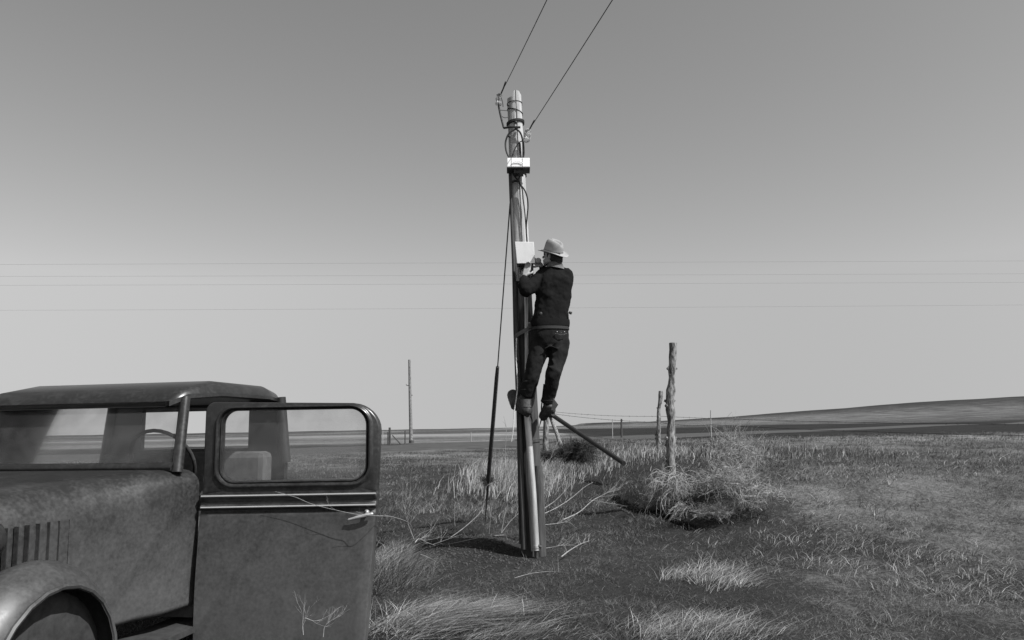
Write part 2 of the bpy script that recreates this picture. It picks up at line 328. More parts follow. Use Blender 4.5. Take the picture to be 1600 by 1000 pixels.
# ------------------------------------------------------------------ utility pole
POLE_D = 7.9
base = P(833, 862, POLE_D); top = P(803, 137, POLE_D)
def axis(py):
    """pole axis point at the height of photo row py"""
    t = (862 - py) / (862 - 137); return base + (top - base) * t
def prad(py): return .126 + (.079 - .126) * ((862 - py) / 725)
pole = empty('utility_pole', (base.x, base.y, gz(base.x, base.y)), 'weathered wooden electric pole with white boxes and wiring, the one being climbed', 'utility pole')
mb = MB(); rings = []; NS = 48
for i in range(40):
    t = -.06 + 1.06 * i / 39 - (.0 if i < 39 else .02)
    c = base + (top - base) * t; r = .126 + (.079 - .126) * t; row = []
    for k in range(NS):
        an_ = 2 * math.pi * k / NS
        rr = r * (1 + .02 * math.sin(3 * an_ + t * 5) + .03 * (noise.noise(Vector((math.cos(an_) * 2, math.sin(an_) * 2, t * 4)))))
        if k == 37: rr *= .86                    # drying check running down the pole
        if k in (29,): rr *= .955
        p = c + Vector((math.cos(an_) * rr, math.sin(an_) * rr, 0)); p.z = c.z
        row.append(p)
    if i == 39:
        for k in range(NS):
            an_ = 2 * math.pi * k / NS; q = row[k]
            q.z += .035 - .19 * float(smooth01((-math.cos(an_) - .05) / .5)) - .03 * float(smooth01((math.cos(an_) - .5) / .5)) + .01 * noise.noise(Vector((k * .7, 0, 0)))
    rings.append(row)
cc = sum((Vector(q) for q in rings[-1]), Vector()) / NS
rings.append([Vector(q) * .6 + cc * .4 + Vector((.004, 0, .004)) for q in rings[-1]])
rings.append([Vector(q) * .1 + Vector(cc) * .9 + Vector((.010, 0, .020)) for q in rings[-2]])
mb.ring_loft(rings); mb.build('shaft', M['pole'], pole)
# dark lower sleeve: the stub the old pole is spliced to, behind and beside it
mb = MB(); mb.tube([P(845.5, 872, 7.80), P(842.5, 762, 7.80), P(840.5, 728, 7.82)], [.054, .052, .046], 14); mb.build('splice_stub', M['darkwood'], pole)
mb = MB(); mb.tube([P(819, 858, 7.755), P(815, 760, 7.76), P(811, 640, 7.765), P(808, 540, 7.775), P(806, 440, 7.79)], [.026, .025, .024, .022, .02], 12); mb.build('timber_moulding', M['darkwood'], pole)
mb = MB(); mb.tube([P(813.5, 850, 7.80), P(809, 640, 7.80), P(804.5, 520, 7.81), P(802.5, 415, 7.81), P(796.5, 264, 7.83)], [.016, .016, .017, .018, .016], 8); mb.build('edge_shade_strip', M['darkwood'], pole)  # dark strip added down the left edge as the pole's shaded side
mb = MB(); mb.tube([P(838, 860, 7.70), P(833, 770, 7.705), P(822.5, 634, 7.72)], .0335, 20)
mb.tube([P(838, 852, 7.70), P(838.1, 856, 7.70)], .039, 20); pc = mb.build('conduit', M['galv'], pole)
mb = MB(); mb.tube([P(838, 858, 7.70), P(838.4, 872, 7.70)], [.022, .02], 12); mb.tube([P(841, 853, 7.68), P(846, 855, 7.68)], .016, 10); mb.build('pipe_fitting', M['iron'], pole)
mb = MB(); mb.tube([P(822.5, 640, 7.72), P(822.6, 560, 7.745), P(822, 480, 7.76), P(820, 428, 7.775)], .019, 14); mb.build('conduit', M['galv'], pole)
# pale bare patch of wood where bark was cut away is left to the material; clamps and bands
def band(py, r_extra=.006, rad=.008, mat='cable', tilt=0., name='wire_wrap', turns=1, par=None):
    m_ = MB(); pts = []
    for k in range(int(28 * turns) + 1):
        an_ = 2 * math.pi * k / 28; r = prad(py) + r_extra; c = axis(py)
        pts.append(c + Vector((math.cos(an_) * r, math.sin(an_) * r, tilt * math.cos(an_) + (k / 28) * .014)))
    m_.tube(pts, rad, 6); return m_.build(name, M[mat], par or pole)
band(200, .008, .012, 'cable', .01, turns=2); band(180, .003, .006, 'wire', -.03); band(166, .004, .004, 'wire', .0)
band(282, .005, .010, 'cable', -.03); band(700, .03, .004, 'wire', 0)
# loops of cable at the top
def cab(pts, r=.009, name='cable', mat='cable', par=None, n=6):
    m_ = MB(); m_.tube(spline(pts, n), r, 6); return m_.build(name, M[mat], par or pole)
cab([P(812, 198, 7.79), P(803, 203, 7.78), P(795, 209, 7.78), P(790, 222, 7.79), P(791, 236, 7.78), P(796, 248, 7.76)], .010)
cab([P(804, 201, 7.78), P(812, 206, 7.78), P(816.5, 218, 7.79), P(817.5, 235, 7.78), P(817, 247, 7.74)], .010)
cab([P(818, 219, 7.75), P(810, 224, 7.77), P(803, 236, 7.77), P(800, 246, 7.74)], .006, mat='wire')
cab([P(812, 224, 7.77), P(813, 238, 7.77), P(814, 248, 7.74)], .012)
cab([P(818, 222, 7.75), P(819, 238, 7.75), P(818, 247, 7.74)], .007)
cab([P(787, 200, 7.80), P(800, 198.5, 7.77), P(813, 199, 7.78)], .012)
cab([P(798, 264, 7.72), P(802, 273, 7.74), P(808, 280, 7.755), P(812, 287, 7.76), P(819, 296, 7.76), P(823.5, 307, 7.76), P(825, 322, 7.76), P(823.5, 340, 7.76), P(822.3, 358, 7.77), P(823.5, 378, 7.76)], .0085)
cab([P(800, 264, 7.72), P(805, 277, 7.745), P(811, 284, 7.755), P(816, 296, 7.76), P(817.5, 312, 7.765), P(820, 332, 7.765), P(822, 358, 7.765)], .007)
cab([P(815, 266, 7.72), P(813, 274, 7.74), P(808, 282, 7.75), P(800, 285, 7.765)], .008)
cab([P(800, 285, 7.765), P(805, 282.5, 7.755), P(812, 284, 7.755)], .013)
mb = MB()
for (a_, b_) in (((806, 191), 7.81), ((794, 164), 7.82), ((796, 213), 7.80)): MB().ball(P(a_[0], a_[1], b_ - .012), .016).build('bolt_head', M['iron'], pole)
# insulators: glass spool in a clevis, on an iron strap
def insulator(c, up_, s):
    m_ = MB(); up_ = Vector(up_).normalized(); prof = [(-.5, .2), (-.48, .42), (-.36, .5), (-.28, .36), (-.12, .34), (-.02, .5), (.12, .5), (.2, .34), (.34, .36), (.44, .44), (.5, .2)]
    m_.tube([Vector(c) + up_ * (h * s) for h, r in prof], [r * s * .62 for h, r in prof], 16)
    return m_.build('insulator', M['insul'], pole)
i1 = insulator(P(779.5, 156, 7.78), (.1, 0, 1), .125)
i2 = insulator(P(824, 212, 7.70), (.25, 0, 1), .125)
mb = MB(); mb.tube(spline([P(779, 165, 7.78), P(782, 180, 7.79), P(787, 199.5, 7.80)], 3), .011, 8); mb.tube([P(779, 165, 7.78), P(780, 146, 7.78)], .008, 8)
mb.tube([P(787, 199.5, 7.8), P(790, 199.8, 7.84)], .011, 8); mb.build('insulator_bracket', M['iron'], pole)
for pts in ([P(782, 172, 7.78), P(788, 172.5, 7.80), P(793, 173, 7.83)], [P(784, 182, 7.79), P(789, 184, 7.80), P(794, 183, 7.83)], [P(781, 147, 7.78), P(785, 158, 7.74), P(786, 167, 7.80)]):
    MB().tube(spline(pts, 3), .004, 6).build('tie_wire', M['wire'], pole)
mb = MB(); mb.tube(spline([P(817, 220, 7.78), P(823, 222.5, 7.72), P(828, 218, 7.70), P(829, 206, 7.70), P(826, 201, 7.70), P(821, 204, 7.70), P(819, 214, 7.72)], 5), .005, 6); mb.build('insulator_clevis', M['galv'], pole)
# upper white box
def quad_px(x0, y0, x1, y1, D, lean=0.):
    return [P(x0, y1, D), P(x1, y1, D), P(x1 - lean, y0, D), P(x0 - lean, y0, D)]
mb = MB(); mb.hexa(quad_px(792.5, 246.5, 827.5, 260.5, 7.60), (0, .17, 0)); ub = mb.build('fuse_box', M['white'], pole, bevel=.004)
mb = MB(); mb.hexa(quad_px(791.8, 260.8, 828.2, 262.2, 7.595), (0, .18, 0)); mb.build('box_sill', M['iron'], ub)
MB().hexa(quad_px(816, 247, 817, 260, 7.597), (0, .01, 0)).build('box_seam', M['inner'], ub); MB().hexa(quad_px(799, 247, 799.7, 260, 7.597), (0, .01, 0)).build('box_seam', M['inner'], ub)
mb = MB(); mb.tube([P(800, 255, 7.59), P(804, 252.5, 7.59), P(812, 252.5, 7.59), P(817, 255, 7.59)], .004, 6); mb.build('embossed_mark', M['white'], ub)
mb = MB(); mb.hexa(quad_px(803, 262.2, 818, 270, 7.64), (0, .12, 0)); mb.tube([P(812, 269, 7.66), P(812, 275, 7.68)], [.03, .015], 10); mb.build('cable_gland', M['iron'], ub)
# lower cabinet, lid swung up
mb = MB(); fr = lambda x0, y0, x1, y1, D0, d: mb.hexa(quad_px(x0, y0, x1, y1, D0, 0), (0, d, 0))
fr(807.5, 413, 810, 437, 7.66, .11); fr(831, 413, 833.5, 437, 7.66, .11); fr(810, 413, 831, 414.5, 7.66, .11); fr(807.5, 437, 833.5, 439, 7.66, .11)
mc = mb.build('meter_cabinet', M['iron'], pole)
mb = MB(); mb.hexa(quad_px(810, 414.5, 831, 437, 7.76), (0, .01, 0)); mb.build('cabinet_back', M['white'], mc)
mb = MB(); mb.hexa([P(808, 411.6, 7.64), P(836, 411.2, 7.64), P(834, 378, 7.60), P(804.5, 377.6, 7.60)], (0, .014, .0)); ld = mb.build('cabinet_lid', M['white'], mc, bevel=.003)
mb = MB(); mb.tube([P(807, 412.3, 7.655), P(834, 412.3, 7.655)], .006, 8); mb.build('lid_hinge', M['iron'], mc)
mb = MB(); MB().hexa(quad_px(815, 416, 829, 419, 7.70), (0, .06, 0)).build('switch_bar', M['iron'], mc); MB().hexa(quad_px(812.5, 415, 814, 436, 7.69), (0, .05, 0)).build('switch_bar', M['iron'], mc); MB().hexa(quad_px(820, 424, 828, 433, 7.70), (0, .05, 0)).build('switch', M['iron'], mc); MB().tube([P(824, 419.2, 7.69), P(825, 424, 7.69)], .006, 8).build('switch_lead', M['cable'], mc)

# overhead service wires
def wire(name, pts, r, mat, label, cat='wire', group=None, n=8, sides=5):
    m_ = MB(); pts = [Vector(p) for p in pts]; m_.tube(pts if len(pts) > 8 else pts, r, sides); o = m_.build(name, mat, org=pts[0]); return tag(o, label, cat, group)
def sag(a, b_, s, n=24):
    a = Vector(a); b_ = Vector(b_); return [a + (b_ - a) * (k / n) - Vector((0, 0, s * 4 * (k / n) * (1 - k / n))) for k in range(n + 1)]
def through(a, b_, k):
    return a + (b_ - a) * k
w1a, w1b = P(783, 146, 7.78), P(843, 12, 5.9); w2a, w2b = P(828, 201, 7.70), P(942, 11, 5.6)
wire('service_wire', sag(w1a, through(w1a, w1b, 6), .12, 40), .0042, M['wire'], 'left overhead wire rising from the insulator at the pole top', 'wire', 'overhead service wires')
wire('service_wire', sag(w2a, through(w2a, w2b, 6), .12, 40), .0042, M['wire'], 'right overhead wire rising from the lower insulator above the fuse box', 'wire', 'overhead service wires')
MB().tube([P(783, 146, 7.78), P(786.5, 138, 7.66), P(790, 128, 7.5)], .008, 6).build('wire_splice', M['cable'], pole); MB().tube([P(828, 201, 7.7), P(835, 188, 7.5)], .008, 6).build('wire_splice', M['cable'], pole)
# far telephone wires across the sky
for (ya, yb, yc, lab) in ((411.5, 409, 407.5, 'topmost faint wire crossing the sky behind the hat'), (430, 429.5, 427.5, 'second faint wire crossing the sky, at shoulder height of the climber'),
                     (444, 443, 441, 'third faint wire crossing the sky, at elbow height of the climber'), (483, 481, 476, 'lowest faint wire crossing the sky, at waist height of the climber')):
    a_ = P(-60, ya + 2, 30); b_ = P(1660, yc, 27)
    mid = P(800, yb, 28.5); s_ = max(0., (a_.z + b_.z) / 2 - mid.z)
    wire('telephone_wire', sag(a_, b_, s_, 30), .0040, M['farwire'], lab, 'wire', 'telephone wires crossing behind', sides=4)

# guy wire with its guard
ga = P(797, 318, 7.95); g1 = P(777.5, 574, 8.9); g2 = P(763, 750, 10.1); g3 = P(758.5, 812, 10.6)
guy = empty('guy_wire', (g3.x, g3.y, gz(g3.x, g3.y)), 'slanting guy wire with a long dark guard, left of the climbed pole', 'guy wire')
mb = MB(); mb.tube([ga, g1], .0075, 6); mb.build('cable', M['wire'], guy)
mb = MB(); mb.tube([P(777.5, 573, 8.9), P(776, 590, 9.0), g2], [.021, .025, .03], 10); mb.build('guard', M['darkwood'], guy)
mb = MB(); mb.tube([g2, P(760.5, 782, 10.35), g3, g3 - Vector((0, 0, .3))], [.022, .012, .01, .01], 8); mb.build('anchor_rod', M['iron'], guy)
# rope hanging from the climber's belt
mb = MB(); rp_ = spline([P(807, 528, 7.66), P(806.5, 560, 7.62), P(808.5, 600, 7.60), P(807, 620, 7.59), P(803.5, 643, 7.60), P(802, 668, 7.60), P(799, 690, 7.62)], 12)
mb.tube(rp_, [.0052 + .0016 * (i % 2) for i in range(len(rp_))], 6); tag(mb.build('hand_line', M['rope'], org=rp_[-1]), 'thin pale rope dangling beside the left boot of the climber', 'rope')

# ------------------------------------------------------------------ the climber
def remeshed(mbx, name, mat, parent, vox, sm=4, disp=None, dstr=.01, dscale=.08):
    o = mbx.build(name, mat, parent, recalc=True)
    m = o.modifiers.new('fuse', 'REMESH'); m.mode = 'VOXEL'; m.voxel_size = vox; m.use_smooth_shade = True
    if sm: s_ = o.modifiers.new('soften', 'SMOOTH'); s_.factor = .5; s_.iterations = sm
    if disp:
        tx = bpy.data.textures.new(name + '_folds', 'CLOUDS'); tx.noise_scale = dscale; tx.noise_depth = 2
        d_ = o.modifiers.new('folds', 'DISPLACE'); d_.texture = tx; d_.strength = dstr; d_.mid_level = .5; d_.texture_coords = 'LOCAL'
        tx2 = bpy.data.textures.new(name + '_creases', 'CLOUDS'); tx2.noise_scale = dscale * .35; tx2.noise_type = 'HARD_NOISE'
        d2 = o.modifiers.new('creases', 'DISPLACE'); d2.texture = tx2; d2.strength = dstr * .18; d2.mid_level = .5; d2.texture_coords = 'LOCAL'
    return o
def ell(c, rx, ry, n=24, rot=0., pw=2.3, tiltz=0.):
    out = []
    for k in range(n):
        a_ = 2 * math.pi * k / n; ca, sa = math.cos(a_), math.sin(a_)
        x = rx * math.copysign(abs(ca) ** (2 / pw), ca); y = ry * math.copysign(abs(sa) ** (2 / pw), sa)
        out.append(Vector(c) + Vector((x * math.cos(rot) - y * math.sin(rot), x * math.sin(rot) + y * math.cos(rot), tiltz * x)))
    return out
man = empty('person', P(838, 650, 7.8), 'person in dark jacket, jeans and pale hat, standing on spurs high on the pole', 'person')
PXM = 1 / 147.
TD = 7.60
ROTB = R(14)     # back turned a little to the right of the camera
# jacket: torso, both sleeves
def torso_rings(inset=0.):
    rows = [(415.5, 868, 9, .060), (419, 868.5, 15, .075), (422, 870, 21, .09), (427, 871, 25, .105), (436, 869.5, 26.5, .118), (448, 867, 28, .125), (462, 865, 28.5, .125), (476, 863.5, 27.5, .12), (488, 861.5, 28, .122), (498, 860, 29.5, .13), (506, 859.5, 30.5, .138), (509, 859.5, 30, .136)]
    return [ell(P(cx, y, TD + .03 * (1 if y < 430 else 0)), hw * PXM * 1.0 - inset, dp - inset, rot=ROTB) for (y, cx, hw, dp) in rows]
mb = MB(); mb.ring_loft(torso_rings()[::-1])
shL = P(850, 430, 7.66); elL = P(821, 455, 7.50); wrL = P(819.5, 434, 7.56); hdL = P(821, 427, 7.585)
shR = P(886, 429, 7.60); elR = P(866, 446, 7.86); wrR = P(845, 415, 7.72); hdR = P(840, 408, 7.68)
mb.tube([shL, P(840, 439, 7.60), P(829, 448, 7.54), elL], [.084, .082, .076, .070], 16, round_ends=True)
mb.tube([elL, P(818.5, 446, 7.52), wrL], [.070, .062, .042], 16, round_ends=True)
mb.tube([shR, P(884, 440, 7.68), elR], [.072, .07, .06], 16, round_ends=True)
mb.tube([elR, P(855, 432, 7.82), P(848, 420, 7.74)], [.06, .052, .042], 16, round_ends=True)
jk = remeshed(mb, 'jacket', M['jacket'], man, .011, 6, True, .034, .11)
# hem band, collar, pocket flap, button
mb = MB(); hem = ell(P(859.5, 505, TD), 30.8 * PXM, .143, rot=ROTB, n=40); hem2 = ell(P(859.5, 510.5, TD), 30.2 * PXM, .141, rot=ROTB, n=40)
mb.ring_loft([hem2, hem, ell(P(859.7, 500, TD), 30.2 * PXM, .138, rot=ROTB, n=40), ell(P(859.7, 501, TD), 27 * PXM, .11, rot=ROTB, n=40), ell(P(859.5, 510, TD), 27 * PXM, .11, rot=ROTB, n=40)], True, True)
mb.build('waistband', M['jacket'], jk)
mb = MB(); cr = []
for (y, hw, dp, dx) in ((420.5, 15.5, .098, 0), (415, 12.0, .083, 0), (411.5, 10.8, .074, 0), (411.8, 9.6, .064, 0), (417, 9.0, .060, 0)):
    cr.append([q + Vector((0, 0, -.16 * (q.x - P(868, 415, TD).x))) for q in ell(P(868 + dx, y, TD + .02), hw * PXM, dp, rot=ROTB, n=30, tiltz=0)])
mb.ring_loft(cr, False, False); mb.build('collar', M['collar'], jk)
mb = MB(); mb.ball(P(845, 490, TD - .125), (.016, .008, .018)); mb.build('button', M['iron'], jk); MB().tube([P(889, 488, TD - .05), P(893, 489.5, TD - .06)], [.013, .016], 8).build('belt_tool', M['iron'], man)
# body: one continuous figure under the clothes, head, neck and hands in view
mb = MB()
hc = P(863, 401, TD + .02)
hrot = (Matrix.Rotation(R(58), 3, 'Z') @ Matrix.Rotation(R(12), 3, 'X'))   # face turned left, towards the cabinet
def hp(x, y, z): return hc + hrot @ Vector((x, y, z))
mb.ball(hp(0, -.012, .02), (.077, .096, .098), hrot, 24, 16)
mb.tube([hp(0, .03, -.03), hp(0, .062, -.075)], [.062, .034], 14, round_ends=True)          # jaw to chin
mb.tube([hp(-.045, .0, -.045), hp(-.025, .055, -.078)], [.03, .022], 10, round_ends=True); mb.tube([hp(.045, .0, -.045), hp(.025, .055, -.078)], [.03, .022], 10, round_ends=True)
mb.tube([hp(0, .082, .02), hp(0, .108, -.016)], [.009, .015], 10, round_ends=True)           # nose
mb.tube([hp(-.03, .088, .03), hp(.03, .088, .03)], .011, 8, round_ends=True)                 # brow
mb.tube([hp(-.022, .09, -.047), hp(.022, .09, -.047)], .008, 8, round_ends=True); mb.tube([hp(-.018, .088, -.06), hp(.018, .088, -.06)], .008, 8, round_ends=True)
for s in (-1, 1): mb.ball(hp(s * .079, -.01, -.008), (.009, .019, .032), hrot)
neck_b = P(868, 424, TD + .03)
mb.tube([hp(0, -.02, -.03), P(866, 413, TD + .02), neck_b], [.058, .056, .062], 16, round_ends=True)
mb.ring_loft([r for r in torso_rings(.035)][::-1])
mb.tube([shL, P(835.5, 443, 7.57), elL], [.05, .045, .04], 12, round_ends=True); mb.tube([elL, wrL, hdL], [.04, .030, .028], 12, round_ends=True)
mb.tube([shR, P(878, 440, 7.76), elR], [.05, .045, .04], 12, round_ends=True); mb.tube([elR, P(855, 431, 7.80), wrR], [.038, .033, .029], 12, round_ends=True)
def hand(wrist, palm_dir, nrm, side, curl, spread=.018):
    d = Vector(palm_dir).normalized(); n_ = Vector(nrm); n_ = (n_ - d * n_.dot(d)).normalized(); s_ = d.cross(n_) * side
    pc_ = wrist + d * .045
    for k in range(4): mb.tube([wrist + s_ * (.010 - .007 * k + .0), pc_ + d * .035 + s_ * (.028 - spread * k)], [.019, .014], 10, round_ends=True)
    for k, L in enumerate((.072, .08, .074, .058)):
        p = pc_ + d * .04 + s_ * (.028 - spread * k); dd = d.copy(); pts = [p]
        for j, fr_ in enumerate((.42, .32, .26)):
            dd = (Matrix.Rotation(curl * (.55 + .3 * j), 3, s_ * side) @ dd) if True else dd
            p = p + dd * L * fr_; pts.append(p)
        mb.tube(pts, [.0100, .0092, .0086, .0074], 10, round_ends=True)
    t0 = wrist + d * .018 + s_ * .028; t1 = t0 + (d * .6 + s_ * .7 - n_ * .25).normalized() * .042; t2 = t1 + (d * .9 + s_ * .1 - n_ * .4).normalized() * .034
    mb.tube([wrist + d * .006 + s_ * .014, t0, t1, t2], [.016, .014, .0115, .009], 10, round_ends=True)
hand(wrL + Vector((.004, -.005, .025)), (.35, .28, .95), (-.3, -.9, .25), 1, .55)
hand(wrR + Vector((0, -.02, 0)), (-.75, .1, .55), (.1, -.9, .45), -1, .75)
mb.ball(P(841, 407.5, 7.655), (.034, .026, .034))
# pelvis and legs (inside the trousers)
hipL = P(846, 531, TD + .02); hipR = P(874, 531, TD); knL = P(831, 587, 7.56); anL = P(820, 626, 7.63); knR = P(868, 584, 7.50); anR = P(857, 635, 7.62)
mb.ring_loft([ell(P(860, y, TD), hw * PXM - .03, .10, rot=ROTB) for y, hw in ((540, 22), (520, 28), (505, 28))])
mb.tube([hipL, knL], [.075, .05], 12, round_ends=True); mb.tube([knL, anL], [.045, .032], 12, round_ends=True)
mb.tube([hipR, knR], [.075, .05], 12, round_ends=True); mb.tube([knR, anR], [.045, .032], 12, round_ends=True)
toeL = P(802, 632, 7.83); toeR = P(846, 649, 7.80)
mb.tube([anL, toeL], [.03, .025], 10, round_ends=True); mb.tube([anR, toeR], [.03, .025], 10, round_ends=True)
body = remeshed(mb, 'body', M['skin'], man, .0052, 2)
for s in (-1, 1):
    mb = MB(); mb.ball(hp(s * .031, .081, .014), .011); mb.build('eye', M['collar'], body)
mb = MB(); mb.ball(hp(0, -.030, .012), (.084, .090, .10), hrot, 24, 16); mb.tube([hp(0, -.075, -.03), hp(0, -.072, -.07)], [.055, .045], 12, round_ends=True)
for s in (-1, 1): mb.tube([hp(s * .076, .012, .04), hp(s * .077, .014, -.01)], .011, 8, round_ends=True)
remeshed(mb, 'hair', M['hair'], man, .008, 2, True, .012, .02)
# trousers
mb = MB()
mb.ring_loft([ell(P(cx, y, TD + .005), hw * PXM, dp, rot=ROTB) for y, cx, hw, dp in ((546, 861, 23, .105), (538, 861, 27, .135), (526, 860, 29, .15), (516, 859.5, 28.6, .143), (507, 859.5, 28, .128), (504, 859.5, 27, .12))])
mb.tube([P(846, 532, TD + .0), P(841, 552, 7.585), P(835, 572, 7.565), P(831.5, 588, 7.55)], [.106, .102, .090, .080], 20, round_ends=True)
mb.tube([P(831.5, 588, 7.55), P(827, 602, 7.58), P(821.5, 618, 7.62)], [.080, .082, .084], 20, round_ends=False)
mb.tube([P(875, 532, TD), P(873.5, 552, 7.56), P(868, 572, 7.53), P(864.5, 584, 7.50)], [.104, .096, .084, .082], 20, round_ends=True)
mb.tube([P(864.5, 584, 7.50), P(862, 602, 7.54), P(858, 618, 7.58), P(854.5, 630, 7.61)], [.082, .074, .068, .068], 20, round_ends=False)
for pts, r, D_ in (([(850, 545), (860, 541), (872, 545)], .012, 7.455), ([(862, 556), (870, 550), (880, 549)], .012, 7.475), ([(856, 572), (866, 577), (876, 582)], .014, 7.43), ([(858, 590), (866, 586), (874, 585)], .013, 7.435), ([(852, 603), (860, 598), (868, 600)], .010, 7.48), ([(862, 560), (866, 570), (872, 578)], .010, 7.445), ([(826, 592), (833, 590), (840, 586)], .012, 7.485), ([(822, 600), (830, 602), (837, 598)], .010, 7.51), ([(834, 560), (840, 566), (846, 560)], .010, 7.49)):
    mb.tube(spline([P(a_, b_, D_) for a_, b_ in pts], 4), r, 8)
tr = remeshed(mb, 'trousers', M['denim'], man, .011, 8, True, .016, .08)
mb = MB(); mb.ring_loft([ell(P(859.5, y, TD), hw, .15, rot=ROTB, n=36) for y, hw in ((516, 29.6 * PXM), (511.5, 29.4 * PXM), )] , False, False)
mb.build('belt', M['cable'], man)
for (x, y) in ((870.5, 518.5), (882, 518.5), (876.5, 519)):
    mb = MB(); mb.ball(P(x, y, TD - .158), .0055 if x != 876.5 else .003); mb.build('rivet', M['galv'], tr)
for pts in ([P(867, 521, 7.447), P(878, 523, 7.45), P(886, 521, 7.47)], [P(838, 523, 7.50), P(843, 527, 7.47), P(848, 527, 7.46)]): MB().tube(spline(pts, 4), .0035, 6).build('seam', M['denim_seam'], tr)
# safety strap round the pole
mb = MB(); c_ = axis(523)
ptsS = spline([P(835, 511, 7.53), P(826, 514, 7.60), P(815, 519, 7.70), P(806, 525, 7.76), P(803, 527, 7.88), P(812, 522, 8.04), P(826, 515, 8.05), P(838, 510, 7.92), P(846, 508, 7.78)], 6)
L = [[p + Vector((0, 0, .022)), p + Vector((0, -.006, .022)), p + Vector((0, -.006, -.022)), p + Vector((0, 0, -.022))] for p in ptsS]
mb.ring_loft(L); mb.build('safety_strap', M['leather_pale'], man, smooth=False)
mb = MB(); mb.box(P(829, 509, 7.56), (.05, .03, .07)); mb.build('tool_pouch', M['leather'], man, bevel=.008)
# boots with climbing spurs
def boot(an_, heel, ball, toe, shaft_top, r=1.):
    heel, ball, toe = Vector(heel), Vector(ball), Vector(toe)
    m_ = MB(); m_.tube([shaft_top, an_, (Vector(an_) + Vector(heel)) / 2], [.056, .050, .046], 16, round_ends=True)
    m_.tube([heel, (Vector(heel) + Vector(ball)) / 2 + Vector((0, 0, .008)), ball, toe], [.044 * r, .048 * r, .052 * r, .044 * r], 16, round_ends=True)
    m_.tube([an_, (Vector(an_) + Vector(ball)) / 2, ball], [.048, .047, .042], 16, round_ends=True)
    bo = remeshed(m_, 'boot', M['leather'], man, .008, 3, True, .010, .03)
    s_ = MB(); h_ = Vector(heel); b_ = Vector(ball); t_ = Vector(toe)
    dn = Vector((0, 0, -.038))
    s_.tube([h_ + dn - (b_ - h_).normalized() * .02, h_ + dn + (b_ - h_) * .25], .030, 12); s_.tube([b_ + dn * .8, t_ + dn * .7], [.034, .026], 12, round_ends=True)
    s_.build('sole', M['rubber'], bo); return bo
bL = boot(P(819, 624, 7.62), P(823, 641, 7.60), P(807, 631, 7.68), P(801, 617, 7.78), P(822, 606, 7.60), 1.4)
bL['label'] = 'dark boot turned out past the left side of the pole'
bR = boot(P(855.5, 634, 7.61), P(862, 641, 7.56), P(851, 647, 7.66), P(848, 650, 7.74), P(857, 618, 7.59))
bR['label'] = 'dark boot braced against the right side of the pole'
# spurs: leg iron, strap pads
mb = MB(); mb.ring_loft([ell(P(822.5, 636, 7.60), .058, .056), ell(P(822, 628, 7.60), .060, .058), ell(P(822.5, 624, 7.60), .063, .062)], False, False); mb.build('ankle_pad', M['leather_pale'], man)
mb = MB(); mb.hexa([P(861, 641, 7.52), P(866.5, 641.5, 7.50), P(872.5, 632, 7.47), P(865, 622, 7.50)], (0, .012, 0)); mb.build('spur_flap', M['felt'], man, bevel=.003)
mb = MB(); mb.tube([P(832, 588, 7.64), P(828, 630, 7.70), P(830, 652, 7.74)], .007, 6); mb.tube([P(830, 652, 7.74), P(833, 662, 7.80)], [.008, .002], 6); mb.build('leg_iron', M['iron'], man)
mb = MB(); mb.tube([P(850, 600, 7.62), P(846, 636, 7.68), P(846, 655, 7.72)], .007, 6); mb.tube([P(846, 655, 7.72), P(842, 669, 7.78)], [.008, .002], 6); mb.build('leg_iron', M['iron'], man)
for (x, y, D_, rx) in ((824.5, 609, 7.595, .075), (829, 596, 7.565, .074), (856, 626, 7.60, .066), (859.5, 607, 7.56, .066)):
    mb = MB(); mb.tube([q for q in ell(P(x, y, D_), rx, rx, n=24)] + [ell(P(x, y, D_), rx, rx, n=24)[0]], .0065, 6, caps=False); mb.build('spur_strap', M['cable'], man)
# hat
hn = Vector((.20, -.44, 1)).normalized(); hx = Vector((1, 0, 0)); hx = (hx - hn * hx.dot(hn)).normalized(); hy = hn.cross(hx)
fa = R(148)    # direction the brim's long axis points: along the face
def hatp(c, a_, rx, ry, z):
    """a_=0 front; front/back radius ry"""
    x = math.sin(a_) * rx; y = math.cos(a_) * ry
    fdir = hx * math.cos(fa) + hy * math.sin(fa); sdir = hx * -math.sin(fa) + hy * math.cos(fa)
    return c + fdir * y + sdir * x + hn * z
hcen = P(864.5, 394.0, TD + .01)
N = 56; rr_ = []
for (rx, ry, z, curl) in ((.080, .098, -.004, 0), (.10, .122, -.006, .002), (.128, .148, -.006, .010), (.150, .166, -.004, .024), (.156, .171, .0, .030), (.155, .170, .005, .030), (.148, .163, .001, .023), (.126, .146, .000, .010), (.100, .124, .001, .003), (.090, .110, .004, 0), (.0875, .107, .03, 0), (.086, .104, .06, 0), (.082, .099, .09, 0), (.074, .090, .115, 0), (.060, .074, .132, 0), (.036, .046, .130, 0), (.008, .012, .122, 0)):
    row = []
    for k in range(N):
        a_ = 2 * math.pi * k / N; s2_ = math.sin(a_) ** 2
        zz = z + curl * (s2_ * 1.1 - .55)
        rx2, ry2 = rx, ry
        if z > .08:      # centre crease and pinched front
            pin = max(0, math.cos(a_)) ** 2 * (z - .08) * 2.2
            rx2 *= 1 - .3 * max(0, math.cos(a_)) * (z - .08) / .05; 
            zz += -.030 * max(0, 1 - (abs(math.sin(a_)) * rx / .035) ** 2) * (z - .08) / .05 + .012 * math.cos(a_)
        row.append(hatp(hcen, a_, rx2, ry2, zz))
    rr_.append(row)
mb = MB(); mb.ring_loft(rr_, False, True); ht = mb.build('hat', M['felt'], man)
sb = ht.modifiers.new('subd', 'SUBSURF'); sb.levels = 1; sb.render_levels = 1
